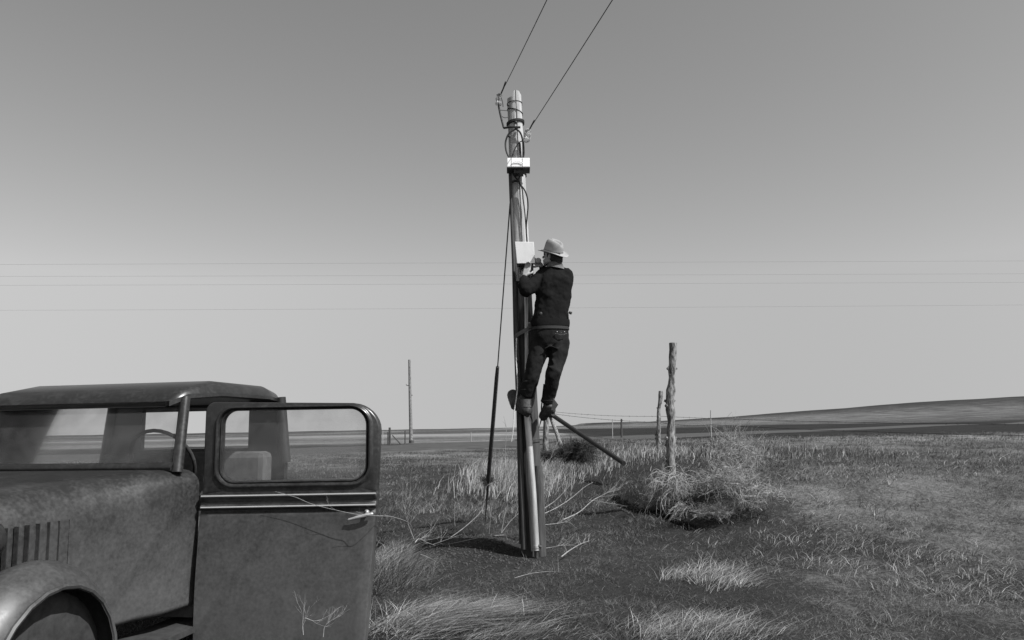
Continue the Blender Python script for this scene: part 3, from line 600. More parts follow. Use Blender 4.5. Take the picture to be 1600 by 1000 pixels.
mb = MB(); mb.ring_loft([[hatp(hcen, 2 * math.pi * k / N, rx, ry, z) for k in range(N)] for rx, ry, z in ((.0905, .1105, .006), (.0905, .1105, .012), (.0895, .1085, .024), (.0885, .1075, .026))], False, False); mb.build('hat_band', M['band'], ht)

# ------------------------------------------------------------------ parked car at the left with its door open towards the camera side
DD = 4.06
hinge = Vector((-1.70, DD + .02, 0)); cf = Vector((-.17, -.985, 0)).normalized(); cl = Vector((-cf.y, cf.x, 0))
car = empty('pickup_truck', (hinge.x - .7, hinge.y, gz(hinge.x - .7, hinge.y)), 'dusty dark old pickup truck with its door standing open, at the left', 'pickup truck')
def C(x, y, z): return hinge + cf * x + cl * y + Vector((0, 0, z))
def rrect(x0, x1, z0, z1, rad, y, n=9):
    """BL, BR, TR, TL corner radii; counter-clockwise loop in the door plane"""
    out = []
    for (cx, cz, r, a0) in ((x0, z0, rad[0], 180), (x1, z0, rad[1], 270), (x1, z1, rad[2], 0), (x0, z1, rad[3], 90)):
        ox = cx + r * (1 if a0 in (180, 90) else -1); oz = cz + r * (1 if a0 in (180, 270) else -1)
        for k in range(n):
            a_ = R(a0 + 90 * k / (n - 1)); out.append([ox + r * math.cos(a_), y, oz + r * math.sin(a_)])
    return out
xr_tab = [(P(x, y, DD).z, P(x, y, DD).x) for x, y in ((566, 1040), (573, 990), (578, 930), (582.5, 880), (586, 830), (588.5, 795), (590, 765), (591.5, 730), (593.5, 690), (593.8, 660), (593, 625))]
def xr(z):
    return float(np.interp(z, [a_ for a_, b_ in xr_tab], [b_ for a_, b_ in xr_tab]))
ztop = P(520, 625, DD).z; zbelt = P(590, 767, DD).z; zbot = .13; xl = -1.69
gx1 = P(570.5, 700, DD).x; gz0 = P(560, 748, DD).z; gz1 = P(540, 639, DD).z; gx0 = xl + .10
ol = []
for y_ in (.055, .012, .002, 0.):
    inset = 0 if y_ > .005 else (.004 if y_ > .001 else .010)
    L = rrect(xl + inset, 9, zbelt - .001, ztop - inset, (.001, .001, .145, .05), DD + y_)
    # fit right side
    L = rrect(xl + inset, 0, zbelt - .001, ztop - inset, (.001, .001, .145, .05), DD + y_)
    for p in L:
        rx_ = xr(p[2]) - inset; w = (p[0] - xl) / (0 - xl); p[0] = xl + inset + (rx_ - xl - inset) * 1.0 * w if False else (p[0] + rx_ if p[0] > -.3 else p[0])
        if p[0] < xl: p[0] = xl + inset
        # the roof line falls gently towards the latch side
        p[2] -= .030 * max(0, (p[0] + 1.3) / .6) ** 1.5 * max(0, min(1, (p[2] - zbelt) / (ztop - zbelt)))
    ol.append(L)
def wloop(e_, y_): return rrect(gx0 - e_, gx1 + e_, gz0 - e_, gz1 + e_ * .6, (.075 + e_ * .8, .078 + e_ * .8, .09 + e_ * .8, .07 + e_ * .8), DD + y_)
inner = [wloop(.046, -.001), wloop(.040, -.003), wloop(.036, -.012), wloop(.028, -.015), wloop(.021, -.012), wloop(.018, .002), wloop(.012, .006), wloop(.009, -.001), wloop(.004, .000), wloop(.001, .010), wloop(0, .030), wloop(.004, .05)]
mb = MB(); mb.ring_loft([[Vector(p) for p in L] for L in ol + inner] + [[Vector(p) for p in ol[0]]], False, False)
fr_o = None
door = None
# lower panel first: it is the door itself
prof = [(767, .004), (769, -.004), (770, -.020), (772, -.025), (775, -.024), (778, -.012), (782, -.009), (785, -.014), (787, -.026), (789.5, -.028), (791.5, -.020), (793, -.008), (796, -.006), (799, -.016), (803, -.018)]
rows = [(P(580, y, DD).z, d_) for y, d_ in prof]
zl = rows[-1][0]
for k in range(1, 15):
    t = k / 14; rows.append((zl + (zbot - zl) * t, -.018 - .030 * math.sin(math.pi * t * .9)))
mbp = MB(); NC = 18; L = []
for z, d_ in rows:
    x1 = xr(z); r_ = [Vector((xl, DD + .055, z)), Vector((xl, DD + d_ + .006, z))]
    for k in range(NC): 
        t = k / (NC - 1); r_.append(Vector((xl + .004 + (x1 - xl - .010) * t, DD + d_, z)))
    r_ += [Vector((x1 - .002, DD + d_ + .003, z)), Vector((x1, DD + d_ + .012, z)), Vector((x1, DD + .055, z))]
    L.append(r_)
mbp.ring_loft(L, True, True)
door = mbp.build('door', M['paint'], car); door['label'] = 'open car door with window, belt moulding and bright handle'
es = door.modifiers.new('edges', 'EDGE_SPLIT'); es.split_angle = R(50)
wf = mb.build('window_frame', M['paint'], door); es = wf.modifiers.new('edges', 'EDGE_SPLIT'); es.split_angle = R(50)
for ty in (770.5, 788):  # pale strips added along the belt moulding to draw its highlights
    tz = P(580, ty, DD).z; MB().tube([Vector((xl + .01, DD - .029, tz)), Vector((xr(tz) - .004, DD - .029, tz))], .0048, 8).build('belt_highlight', M['nickel'], door)
mb = MB(); mb.ring_loft([[Vector(p) for p in wloop(.003, .026)], [Vector(p) for p in wloop(.003, .030)]]); mb.build('window_glass', M['glass'], door)
mb = MB(); mb.ball(P(574, 800, DD - .030), (.010, .018, .012)); mb.tube([P(573, 799, DD - .015), P(573.5, 803, DD - .045)], [.012, .009], 12)
mb.tube(spline([P(581, 803, DD - .048), P(572, 805, DD - .052), P(560, 808, DD - .052), P(545, 812, DD - .046)], 4), [.0085] * 5 + [.0095] * 5 + [.007] * 3, 10, round_ends=True); mb.build('door_handle', M['nickel'], door)
for hz_ in (.32, .95): MB().tube([Vector((xl - .012, DD + .03, hz_ - .04)), Vector((xl - .012, DD + .03, hz_ + .04))], .012, 10).build('hinge', M['iron'], door)
# car body: cab shell panels, cowl, hood, wings, running board, wheels
W = 1.42
def body_ring(x, hw, zb, zt, r, n=8, yoff=-W / 2):
    out = []
    for (sy, z_, a0) in ((-1, zb, 180), (1, zb, 270), (1, zt, 0), (-1, zt, 90)):
        rr2 = .03 if z_ == zb else r
        oy = sy * (hw - rr2); oz = z_ + (rr2 if z_ == zb else -rr2)
        for k in range(n):
            a_ = R(a0 + 90 * k / (n - 1)); out.append(C(x, yoff + oy + rr2 * math.cos(a_), oz + rr2 * math.sin(a_)))
    return out
mb = MB(); mb.ring_loft([body_ring(x, hw, .42, zt, r) for x, hw, zt, r in ((.0, .70, 1.13, .10), (.22, .665, 1.14, .13), (.34, .60, 1.135, .18), (.9, .48, 1.10, .20), (1.30, .40, 1.07, .20), (1.34, .37, 1.03, .18))]); mb.build('bonnet', M['paint'], car)
bon = bpy.data.objects['bonnet']
for k in range(14): MB().hexa([C(.50 + k * .05, -W / 2 + .555 - .10 * (k * .05 + .16) / .9 , .72 + 0), C(.515 + k * .05, -W / 2 + .565 - .10 * (k * .05 + .16) / .9, .72), C(.515 + k * .05, -W / 2 + .56 - .10 * (k * .05 + .16) / .9, .95), C(.50 + k * .05, -W / 2 + .55 - .10 * (k * .05 + .16) / .9, .95)], -cl * .02).build('louvre', M['paint'], bon)
mb = MB(); mb.ring_loft([body_ring(x, hw, .46, zt, .16) for x, hw, zt in ((1.34, .39, 1.08), (1.40, .38, 1.07))]); mb.build('radiator_grille', M['chrome'], car)
mb = MB(); rf = []
for x, hw, zt, zb in ((.10, .56, 1.50, 1.47), (.02, .62, 1.575, 1.51), (-.25, .66, 1.63, 1.53), (-.8, .67, 1.63, 1.53), (-.98, .64, 1.60, 1.52), (-1.06, .58, 1.54, 1.48)): rf.append(body_ring(x, hw, zb, zt, min(.10, (zt - zb) * .9)))
mb.ring_loft(rf); mb.build('roof', M['paint'], car)
for s in (-1, 1):
    MB().tube([C(.12, -W / 2 + s * .64, 1.12), C(.02, -W / 2 + s * .60, 1.52)], .030, 8).build('window_pillar', M['paint'], car)
    MB().tube([C(-1.0, -W / 2 + s * .69, 1.12), C(-1.0, -W / 2 + s * .64, 1.56)], .035, 8).build('window_pillar', M['paint'], car)
MB().tube([C(.13, -W / 2 - .62, 1.15), C(.13, -W / 2 + .62, 1.15)], .025, 8).build('windscreen_sill', M['paint'], car)
mb = MB(); mb.hexa([C(.115, -W / 2 - .6, 1.16), C(.115, -W / 2 + .6, 1.16), C(.035, -W / 2 + .58, 1.51), C(.035, -W / 2 - .58, 1.51)], -cf * .006); mb.build('windscreen', M['glass'], car)
mb = MB(); mb.hexa([C(-1.0, -W + .03, .42), C(-1.0, -.03, .42), C(-1.0, -.03, 1.16), C(-1.0, -W + .03, 1.16)], -cf * .05)
for a_, b_, z0_, z1_ in ((-W + .06, -W + .30, 1.16, 1.56), (-.30, -.06, 1.16, 1.56), (-W + .30, -.30, 1.16, 1.22), (-W + .30, -.30, 1.50, 1.56)): mb.hexa([C(-1.0, a_, z0_), C(-1.0, b_, z0_), C(-1.0, b_, z1_), C(-1.0, a_, z1_)], -cf * .04)
mb.hexa([C(-1.0, -W + .02, .42), C(0, -W + .02, .42), C(0, -W + .02, 1.13), C(-1.0, -W + .02, 1.13)], cl * .05)
mb.hexa([C(-1.0, -W + .02, .36), C(0, -W + .02, .36), C(0, -.02, .36), C(-1.0, -.02, .36)], (0, 0, .06)); mb.build('cab', M['paint'], car)
mb = MB(); mb.hexa([C(-2.7, -W / 2 - .58, .52), C(-1.12, -W / 2 - .58, .52), C(-1.12, -W / 2 + .58, .52), C(-2.7, -W / 2 + .58, .52)], (0, 0, .04))
for s in (-1, 1): mb.hexa([C(-2.7, -W / 2 + s * .58, .56), C(-1.12, -W / 2 + s * .58, .56), C(-1.12, -W / 2 + s * .58, .90), C(-2.7, -W / 2 + s * .58, .90)], -cl * .03 * s)
mb.build('cargo_bed', M['paint'], car); MB().hexa([C(-2.7, -W / 2 - .58, .56), C(-2.7, -W / 2 + .58, .56), C(-2.7, -W / 2 + .58, .90), C(-2.7, -W / 2 - .58, .90)], -cf * .03).build('tailgate', M['paint'], car)
MB().tube([C(.10, -W / 2 + .30, 1.0), C(-.22, -W / 2 + .30, 1.16)], .015, 8).build('steering_column', M['iron'], car)
sw_c = C(-.24, -W / 2 + .30, 1.17); sw_n = (-cf + Vector((0, 0, .55))).normalized(); sw_u = cl; sw_v = sw_n.cross(sw_u)
MB().tube([sw_c + (sw_u * math.cos(k * math.pi / 14) + sw_v * math.sin(k * math.pi / 14)) * .20 for k in range(29)], .011, 8, caps=False).build('steering_wheel', M['rubber'], car)
mb = MB(); mb.hexa([C(-.95, -W + .1, .42), C(-.45, -W + .1, .42), C(-.45, -.1, .42), C(-.95, -.1, .42)], (0, 0, .36)); mb.hexa([C(-.99, -W + .1, .7), C(-.85, -W + .1, .7), C(-.85, -.1, .7), C(-.99, -.1, .7)], (0, 0, .5)); mb.build('bench_seat', M['seat'], car, bevel=.04)
for s in (-1, 1):
    yo = -W / 2 + s * .62
    for xw, nm in ((1.02, 'front'), (-1.95, 'rear')):
        mb = MB(); L = []
        for k in range(15):
            a_ = R(-12 + 205 * k / 14) if xw > 0 else R(-10 + 195 * k / 14)
            rad_ = .43 ; c0 = C(xw + math.cos(a_) * rad_, yo, .36 + math.sin(a_) * rad_ * 1.08 if math.sin(a_) > 0 else .36 + math.sin(a_) * rad_)
            row = []
            for j in range(9):
                b_ = j / 8 - .5; drop = .10 * (2 * b_) ** 2
                row.append(c0 + cl * (b_ * .30) - (cf * math.cos(a_) + Vector((0, 0, math.sin(a_)))) * drop)
            for j in range(8, -1, -1): row.append(row[j] - (cf * math.cos(a_) + Vector((0, 0, math.sin(a_)))) * .012)
            L.append(row)
        mb.ring_loft(L); mg = mb.build('mudguard', M['paint'], car)
        for e_ in (0, 8): MB().tube([row_[e_] for row_ in L], .011, 6).build('bead', M['paint'], mg)
        mb = MB(); cw = C(xw, yo, .355)
        L = []
        for (rr3, off) in ((.20, .06), (.30, .072), (.345, .055), (.355, .0), (.345, -.055), (.30, -.072), (.20, -.06)):
            L.append([cw + cl * off + (cf * math.cos(2 * math.pi * k / 32) + Vector((0, 0, math.sin(2 * math.pi * k / 32)))) * rr3 for k in range(32)])
        wh = mb.ring_loft(L) and mb.build('wheel', M['rubber'], car)
        mb = MB(); mb.ring_loft([[cw + cl * off * s + (cf * math.cos(2 * math.pi * k / 24) + Vector((0, 0, math.sin(2 * math.pi * k / 24)))) * rr3 for k in range(24)] for rr3, off in ((.205, .05), (.19, .03), (.10, .035), (.07, .065), (.02, .07))], True, True); mb.build('rim', M['paint'], wh)
    mb = MB(); mb.hexa([C(-1.05, yo - .12, .30), C(.62, yo - .12, .30), C(.62, yo + .12, .30), C(-1.05, yo + .12, .30)], (0, 0, .03)); mb.build('running_board', M['rubber'], car)
    cc2 = C(1.22, -W / 2 + s * .50, .92)
    def disc_rings(prof): return [[cc2 + cf * off + (cl * math.cos(2 * math.pi * k / 20) + Vector((0, 0, math.sin(2 * math.pi * k / 20)))) * rr3 for k in range(20)] for rr3, off in prof]
    hl = MB().ring_loft(disc_rings(((.02, -.16), (.07, -.12), (.098, -.04), (.10, .015)))).build('headlight', M['paint'], car)
    MB().ring_loft(disc_rings(((.10, .012), (.108, .016), (.108, .028), (.095, .034))), False, False).build('rim', M['chrome'], hl)
    MB().ring_loft(disc_rings(((.097, .024), (.07, .038), (.03, .046), (.01, .047)))).build('lens', M['insul'], hl)
mb = MB(); mb.tube(spline([C(1.58, -W / 2 - .72, .44), C(1.66, -W / 2, .44), C(1.58, -W / 2 + .72, .44)], 8), .03, 8); mb.build('bumper', M['chrome'], car)

# ------------------------------------------------------------------ far poles, posts and fences
def simple_post(name, pts, rad, mat, label, cat, group=None, knots=0, n=10, wob=.0):
    m_ = MB(); pts = [Vector(p) for p in pts]; a_, b_ = pts[0], pts[-1]; K = 26; q = []; rr4 = []
    sp = spline(pts, max(2, K // (len(pts) - 1)))
    for i, p in enumerate(sp):
        t = i / (len(sp) - 1); r_ = rad[0] + (rad[1] - rad[0]) * t
        q.append(p + Vector((noise.noise(p * 3.1), noise.noise(p * 2.7 + Vector((5, 5, 5))), 0)) * wob); rr4.append(r_ * (1 + (noise.noise(p * 7) * .5 if wob else 0)))
    m_.tube(q, rr4, n)
    for k in range(knots):
        i = random.randrange(3, len(q) - 1); a2 = random.uniform(0, 6.28); d_ = Vector((math.cos(a2), math.sin(a2) * .4, .5)).normalized()
        m_.tube([q[i], q[i] + d_ * rr4[i] * 1.5], [rr4[i] * .5, rr4[i] * .3], 6)
    o = m_.build(name, mat, org=(a_.x, a_.y, gz(a_.x, a_.y))); return tag(o, label, cat, group)
# far pole at left
D_ = 61; fp = empty('far_utility_pole', P(642.5, 693, D_), 'slim bare far pole beside the road, left of the climbed pole', 'utility pole')
fz = P(642.5, 693, D_); mb = MB(); mb.tube([Vector((fz.x, fz.y, gz(fz.x, fz.y) - .3)), fz, P(641, 630, D_), P(639.7, 562, D_)], [.17, .15, .125, .10], 10); mb.build('shaft', M['post'], fp)
mb = MB(); mb.tube([P(643, 695, D_ - .03), P(642.8, 688, D_ - .03)], .20, 10); mb.build('base_collar', M['darkwood'], fp)
mb = MB(); mb.tube([P(640.3, 602, D_), P(636, 602.5, D_), P(634.5, 600.5, D_)], .03, 6); mb.build('bracket', M['iron'], fp); MB().tube([P(640.8, 617.5, D_), P(644.5, 617.5, D_)], .04, 6).build('bolt', M['iron'], fp)
def far_post(x, y0, y1, D_, r, mat, label, grp='small far posts beside the road', slant=0, cat='post'):
    b_ = P(x + slant, y1, D_); b_.z = min(b_.z, gz(b_.x, b_.y)); 
    return simple_post('fence_post', [b_ - Vector((0, 0, .1)), P(x + slant, y1, D_), P(x, y0, D_)], [r, r * .85], mat, label, cat, grp, n=7)
far_post(609, 668, 695, 56, .10, M['darkwood'], 'thick dark far post between the car window and the far pole')
far_post(606, 675, 694, 57, .05, M['darkwood'], 'short thin far post just left of the thick dark far post')
far_post(598, 673, 693, 58, .035, M['twig_mid'], 'faint thin stake nearest the car window frame')
far_post(633, 673, 694, 58, .055, M['darkwood'], 'crooked short far post just left of the far pole')
far_post(613, 680, 694, 56, .05, M['darkwood'], 'slanting brace leaning right from the thick dark far post', slant=13)
far_post(736, 675, 690.5, 62, .045, M['twig'], 'small white marker post by the road, right of the far pole')
far_post(971, 654.5, 672, 62, .09, M['darkwood'], 'short dark far post below the barbed wires, right of centre')
far_post(957, 655, 676, 60, .035, M['twig_mid'], 'faint thin far stake left of the short dark far post')
far_post(1110.5, 641, 664, 62, .05, M['twig_mid'], 'faint far stake near the right edge under the hill')
# near post with bark, leaning post behind it
b1 = P(1049, 790, 10.5)
simple_post('fence_post', [b1 - Vector((0, 0, .2)), P(1048.5, 745, 10.5), P(1049, 690, 10.5), P(1047, 640, 10.5), P(1051, 590, 10.5), P(1052, 536, 10.5)], [.064, .056], M['post'], 'thick rough bark fence post rising from pale brush at right', 'fence post', 'fence posts', knots=22, wob=.03)
b2 = P(1031, 722, 17)
simple_post('fence_post', [b2 - Vector((0, 0, .2)), P(1030.5, 705, 17), P(1028, 665, 17), P(1033, 611, 17)], [.062, .048], M['post'], 'thinner crooked fence post just left of the thick bark post', 'fence post', 'fence posts', knots=9, wob=.04)
# corner post and braces behind the pole
cp = empty('corner_post', P(853, 715, 20), 'braced fence corner of three poles meeting behind the right boot', 'fence corner')
cb = P(852.5, 725, 20); mb = MB(); mb.tube([cb, P(852.5, 690, 20), P(854, 640, 20)], [.085, .08, .075], 10); mb.build('post', M['post'], cp)
mb = MB(); mb.tube([P(857, 641, 19.8), P(868, 672, 19.0), P(881, 708, 18.0)], [.055, .055, .05], 8); mb.build('brace', M['post'], cp)
mb = MB(); mb.tube([P(859, 646, 19.6), P(975, 724, 13.4)], [.058, .042], 10); bb = mb.build('brace', M['black_iron'], cp); bb['label'] = 'long dark brace slanting down to the right'
# barbed wires
def barbed(pts, label, r=.004):
    m_ = MB(); sp = []
    for i in range(len(pts) - 1): sp += sag(pts[i], pts[i + 1], .04, 16)[:-1]
    sp.append(Vector(pts[-1])); m_.tube(sp, r, 4)
    for i in range(len(sp) - 1):
        d_ = sp[i + 1] - sp[i]; k = max(1, int(d_.length / .14))
        for j in range(k):
            p = sp[i] + d_ * (j / k); q = Vector((random.uniform(-1, 1), random.uniform(-1, 1), random.uniform(.3, 1))).normalized() * .022
            m_.tube([p - q, p + q], .003, 3)
    o = m_.build('barbed_wire', M['wire'], org=Vector(pts[0])); return tag(o, label, 'barbed wire', 'barbed wires of the right hand fence')
barbed([P(861, 643, 19.8), P(1031, 650.5, 17), P(1720, 664, 10.5)], 'topmost barbed strand running right from the corner braces', .0045)
barbed([P(861, 646, 19.8), P(1031, 660, 17), P(1110, 663.5, 15.8), P(1720, 682, 10.5)], 'second barbed strand running right, passing the thick bark post', .0055)
barbed([P(862, 668, 19.8), P(1030, 697, 17), P(1100, 706, 15.8), P(1720, 752, 10.5)], 'lowest barbed strand, low over the grass at right', .0045)

# ------------------------------------------------------------------ vegetation
def blades(name, x, y, hgt, lean, width, tone, mat, label=None, kind='stuff', seg_droop=.5, cat='grass', z0=None):
    """n blades of three triangles each. lean: (n,2) horizontal offset of the tip in metres"""
    n = len(x); z = H(x, y) - .01 if z0 is None else z0
    an_ = rng.uniform(0, math.pi, n); wx = np.cos(an_) * width / 2; wy = np.sin(an_) * width / 2
    b_ = np.stack([x, y, z], -1); w = np.stack([wx, wy, np.zeros(n)], -1)
    m_ = b_ + np.stack([lean[:, 0] * .35, lean[:, 1] * .35, hgt * .62], -1)
    t_ = b_ + np.stack([lean[:, 0], lean[:, 1], hgt], -1)
    V = np.stack([b_ - w, b_ + w, m_ - w * .8, m_ + w * .8, t_], 1).reshape(-1, 3).astype(np.float32)
    o5 = np.arange(n)[:, None] * 5
    T = np.concatenate([o5 + [0, 1, 3], o5 + [0, 3, 2], o5 + [2, 3, 4]], 1).reshape(-1, 3).astype(np.int32)
    me = bpy.data.meshes.new(name); me.vertices.add(len(V)); me.vertices.foreach_set('co', V.ravel()); me.loops.add(T.size); me.loops.foreach_set('vertex_index', T.ravel())
    me.polygons.add(len(T)); me.polygons.foreach_set('loop_start', np.arange(0, T.size, 3, dtype=np.int32)); me.polygons.foreach_set('loop_total', np.full(len(T), 3, np.int32)); me.update()
    a2 = me.attributes.new('tone', 'FLOAT', 'POINT'); a2.data.foreach_set('value', np.repeat(np.clip(tone, 0, 1), 5).astype(np.float32))
    me.materials.append(mat); o = bpy.data.objects.new(name, me); COL.objects.link(o)
    return tag(o, label, cat, kind=kind)
def patchy(x, y, s=1.): return (np.sin(x * 2.1 * s + y * 1.3 * s) + np.sin(x * -1.4 * s + y * 2.9 * s + 1.7) + np.sin(x * 4.3 * s - y * 1.9 * s + .6) + np.sin(x * 7.9 * s + y * 6.1 * s)) / 4
def wedge(n, d0, d1, half=.80, pw=1.5):
    """points in the viewed wedge of ground, thinning with distance"""
    d = d0 * (d1 / d0) ** (rng.uniform(0, 1, n) ** 1.0); x = rng.uniform(-half, half, n) * d; return x, d
# short turf
def turf_layer(name, n, d0, d1, half, hmean, label):
    x, y = wedge(n, d0, d1, half); sc = np.clip(y / 8, .8, 3.2)
    pt = patchy(x, y); bare = np.exp(-((x + .4) / .8) ** 2 - ((y - 7.9) / .6) ** 2)
    keep = rng.uniform(0, 1, n) < (.72 + .5 * pt) * (1 - .75 * bare) * (1 - .9 * shade_hollow(x, y)) * (1 - .9 * furrow(x, y)); x, y, sc, pt = x[keep], y[keep], sc[keep], pt[keep]; n = len(x)
    fine = (np.sin(x * 23 + y * 9) + np.sin(y * 31 - x * 17) + np.sin(x * 41 + y * 37)) / 3
    hg = rng.gamma(3, hmean / 3, n) * (1 + .4 * pt + .35 * fine) * np.clip(y / 10, .7, 1.8); ln = rng.normal(0, 1, (n, 2)) * hg[:, None] * 1.5 + np.array([.4, -.05]) * hg[:, None]
    tn = (rng.beta(1.1, 3.4, n) + .10 * smooth01((x / y - .26) / .2)) * (1 + .35 * patchy(x * .45 + 3, y * .45) + .25 * fine) + .03
    return blades(name, x, y, hg, ln, .0030 * sc, tn, M['turf'], label)
turf_layer('turf', 560000, 3.4, 13, .85, .030, 'short dark turf covering the near ground')
turf_layer('turf', 150000, 12, 34, .85, .026, 'short turf on the ground farther back')
# mid distance tussock grass
n = 70000; x, y = wedge(n, 11, 48); keep = rng.uniform(0, 1, n) < (.35 + .65 * patchy(x, y, .6)); x, y = x[keep], y[keep]; n = len(x)
pl = (x > 4 + .02 * y) & (y > 27); x, y = x[~pl], y[~pl]
rx0 = np.interp(y, [30, 41, 56], [-28, -9, 3]); off = (y < 34) | (x > rx0 + 14) ; x, y = x[off], y[off]; n = len(x)
hg = rng.uniform(.03, .11, n) * (1 + .4 * patchy(x, y)); ln = rng.normal(0, .35, (n, 2)) * hg[:, None] + np.array([.3, 0]) * hg[:, None]
blades('meadow_grass', x, y, hg, ln, .006 * y / 11, rng.beta(1.5, 2.8, n), M['turf'], 'rough grass between the near ground and the road')
# clumps: helper in world space round a centre
def clump_pts(cx, cy, sx, sy, n): return rng.normal(cx, sx, n), rng.normal(cy, sy, n)
def px_ground(px, py, it=12):
    """ground point seen at pixel"""
    lo, hi = 2.5, 120.
    for _ in range(40):
        mid = (lo + hi) / 2; p = P(px, py, mid)
        if p.z > gz(p.x, p.y): lo = mid
        else: hi = mid
    return P(px, py, (lo + hi) / 2)
straw_n = 0
def straw(cx, cy, sx, sy, n, h0, h1, leanv, jit, w, label, tone=(2.5, 2), mat='straw', tufts=0):
    if cy < 7: jit = jit * 1.5; w = w * .85
    if tufts:
        tx, ty = clump_pts(cx, cy, sx, sy, tufts); k = rng.integers(0, tufts, n); x = tx[k] + rng.normal(0, .035, n); y = ty[k] + rng.normal(0, .035, n)
        dirj = rng.normal(0, .35, (tufts, 2))[k]
    else:
        x, y = clump_pts(cx, cy, sx, sy, n); dirj = 0
    hg = rng.uniform(h0, h1, n); ln = (np.array(leanv) + dirj + rng.normal(0, jit, (n, 2))) * hg[:, None]
    return blades('dry_grass', x, y, hg * rng.uniform(.5, 1, n), ln, w, np.where(rng.uniform(0, 1, n) < .45, rng.beta(tone[0] * .5, tone[1] * 2.2, n), rng.beta(tone[0], tone[1], n)), M[mat], label, cat='dry grass')
M['shade_blades'] = material('near_black_shade_blades', .012, .95, spec=.05, attr='tone', attr_pair=(.006, .04))  # near-black blades: cast shadow put into colour for the two rows below
def shade_row(pa, pb, n, sy, h_, label):
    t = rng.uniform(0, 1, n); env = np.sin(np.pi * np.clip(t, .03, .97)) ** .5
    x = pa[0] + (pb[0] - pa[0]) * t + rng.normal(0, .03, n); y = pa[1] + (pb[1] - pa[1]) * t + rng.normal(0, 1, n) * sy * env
    hg = h_ * env * rng.uniform(.4, 1, n); blades('shade_strip', x, y, hg, rng.normal(0, 1, (n, 2)) * hg[:, None] * .9, .010, rng.beta(1.2, 3, n), M['shade_blades'], label, cat='painted shade')
shade_row((-1.20, 9.95), (.16, 8.75), 9000, .16, .055, 'near-black blades standing in for the shadow left of the pole')
shade_row((1.58, 12.3), (2.12, 8.75), 12000, .13, .060, 'near-black blades standing in for the shadow below the right hand brush')
c = px_ground(700, 965); straw(c.x, c.y, .22, .11, 2300, .05, .13, (2.6, -.25), .75, .0050, 'long bleached grass bent over to the right along the bottom edge', tufts=130)
c = px_ground(640, 975); straw(c.x, c.y, .12, .14, 1100, .06, .17, (1.7, .0), .7, .0048, 'arching pale grass rising beside the car door bottom', tufts=60)
c = px_ground(800, 992); straw(c.x, c.y, .20, .05, 900, .03, .09, (1.5, -.2), .3, .0040, 'flattened straw at the bottom edge below the pole', tufts=70)
c = px_ground(1080, 990); straw(c.x, c.y, .24, .08, 2200, .04, .14, (1.2, .1), .45, .0042, 'flattened straw in the bottom right corner', tufts=80)
c = px_ground(1112, 905); straw(c.x, c.y, .16, .20, 1600, .04, .14, (.9, .2), .6, .0048, 'thin pale grass above the bottom right corner', tufts=70)
c = px_ground(612, 870); straw(c.x, c.y, .11, .40, 1500, .08, .24, (.8, .1), .6, .0045, 'tangled pale stems growing along the edge of the car door', tone=(2, 3), tufts=60)
c = px_ground(610, 905); straw(c.x, c.y, .15, .28, 1300, .08, .26, (.9, .1), .5, .0045, 'coarse dark stems leaning right beside the car door', tone=(1.3, 5), tufts=50)
c = px_ground(800, 752); straw(c.x, c.y, .42, .7, 6000, .18, .50, (.25, 0), .25, .008, 'pale upright grass patch behind the climbed pole', tone=(4, 1.3))
c = px_ground(875, 735); straw(c.x, c.y, .6, .7, 3000, .12, .34, (.3, 0), .3, .009, 'pale grass patch behind and right of the climbed pole', tone=(2.4, 2.4))
c = px_ground(985, 712); straw(c.x, c.y, 1.0, .8, 3500, .10, .30, (.2, 0), .25, .011, 'pale grass strip under the barbed wires', tone=(2.6, 2.2))
c = px_ground(1110, 712); straw(c.x, c.y, 1.3, .8, 2200, .08, .26, (.2, 0), .25, .011, 'pale grass strip right of the thick bark post', tone=(2.0, 2.6))
c = px_ground(690, 765); straw(c.x, c.y, 1.1, .9, 2200, .03, .10, (.4, 0), .5, .006, 'grey tufted grass left of the guy wire', tone=(1.8, 3.2), tufts=200)
c = px_ground(760, 800); straw(c.x, c.y, .8, .5, 2200, .05, .2, (.3, 0), .4, .006, 'sparse tufts round the guy wire foot', tone=(1.6, 3.2), tufts=120)
for (x_, y_, sx2, sy2, n2, lab) in ((1240, 740, 1.2, 1.4, 1500, 'thin dry grass beyond the right hand brush'), (1460, 720, 1.6, 1.6, 1500, 'dry grass tufts beyond the lone right hand post'),
                                     (1300, 850, .7, .8, 2200, 'dry grass tufts on the lower right ground'), (1500, 900, .5, .8, 2600, 'dry grass tufts at the far right of the foreground')):
    c = px_ground(x_, y_); straw(c.x, c.y, sx2, sy2, n2, .03, .12, (.7, 0), .8, .005 * max(1, c.y / 7), lab, tone=(1.8, 2.6), tufts=150)

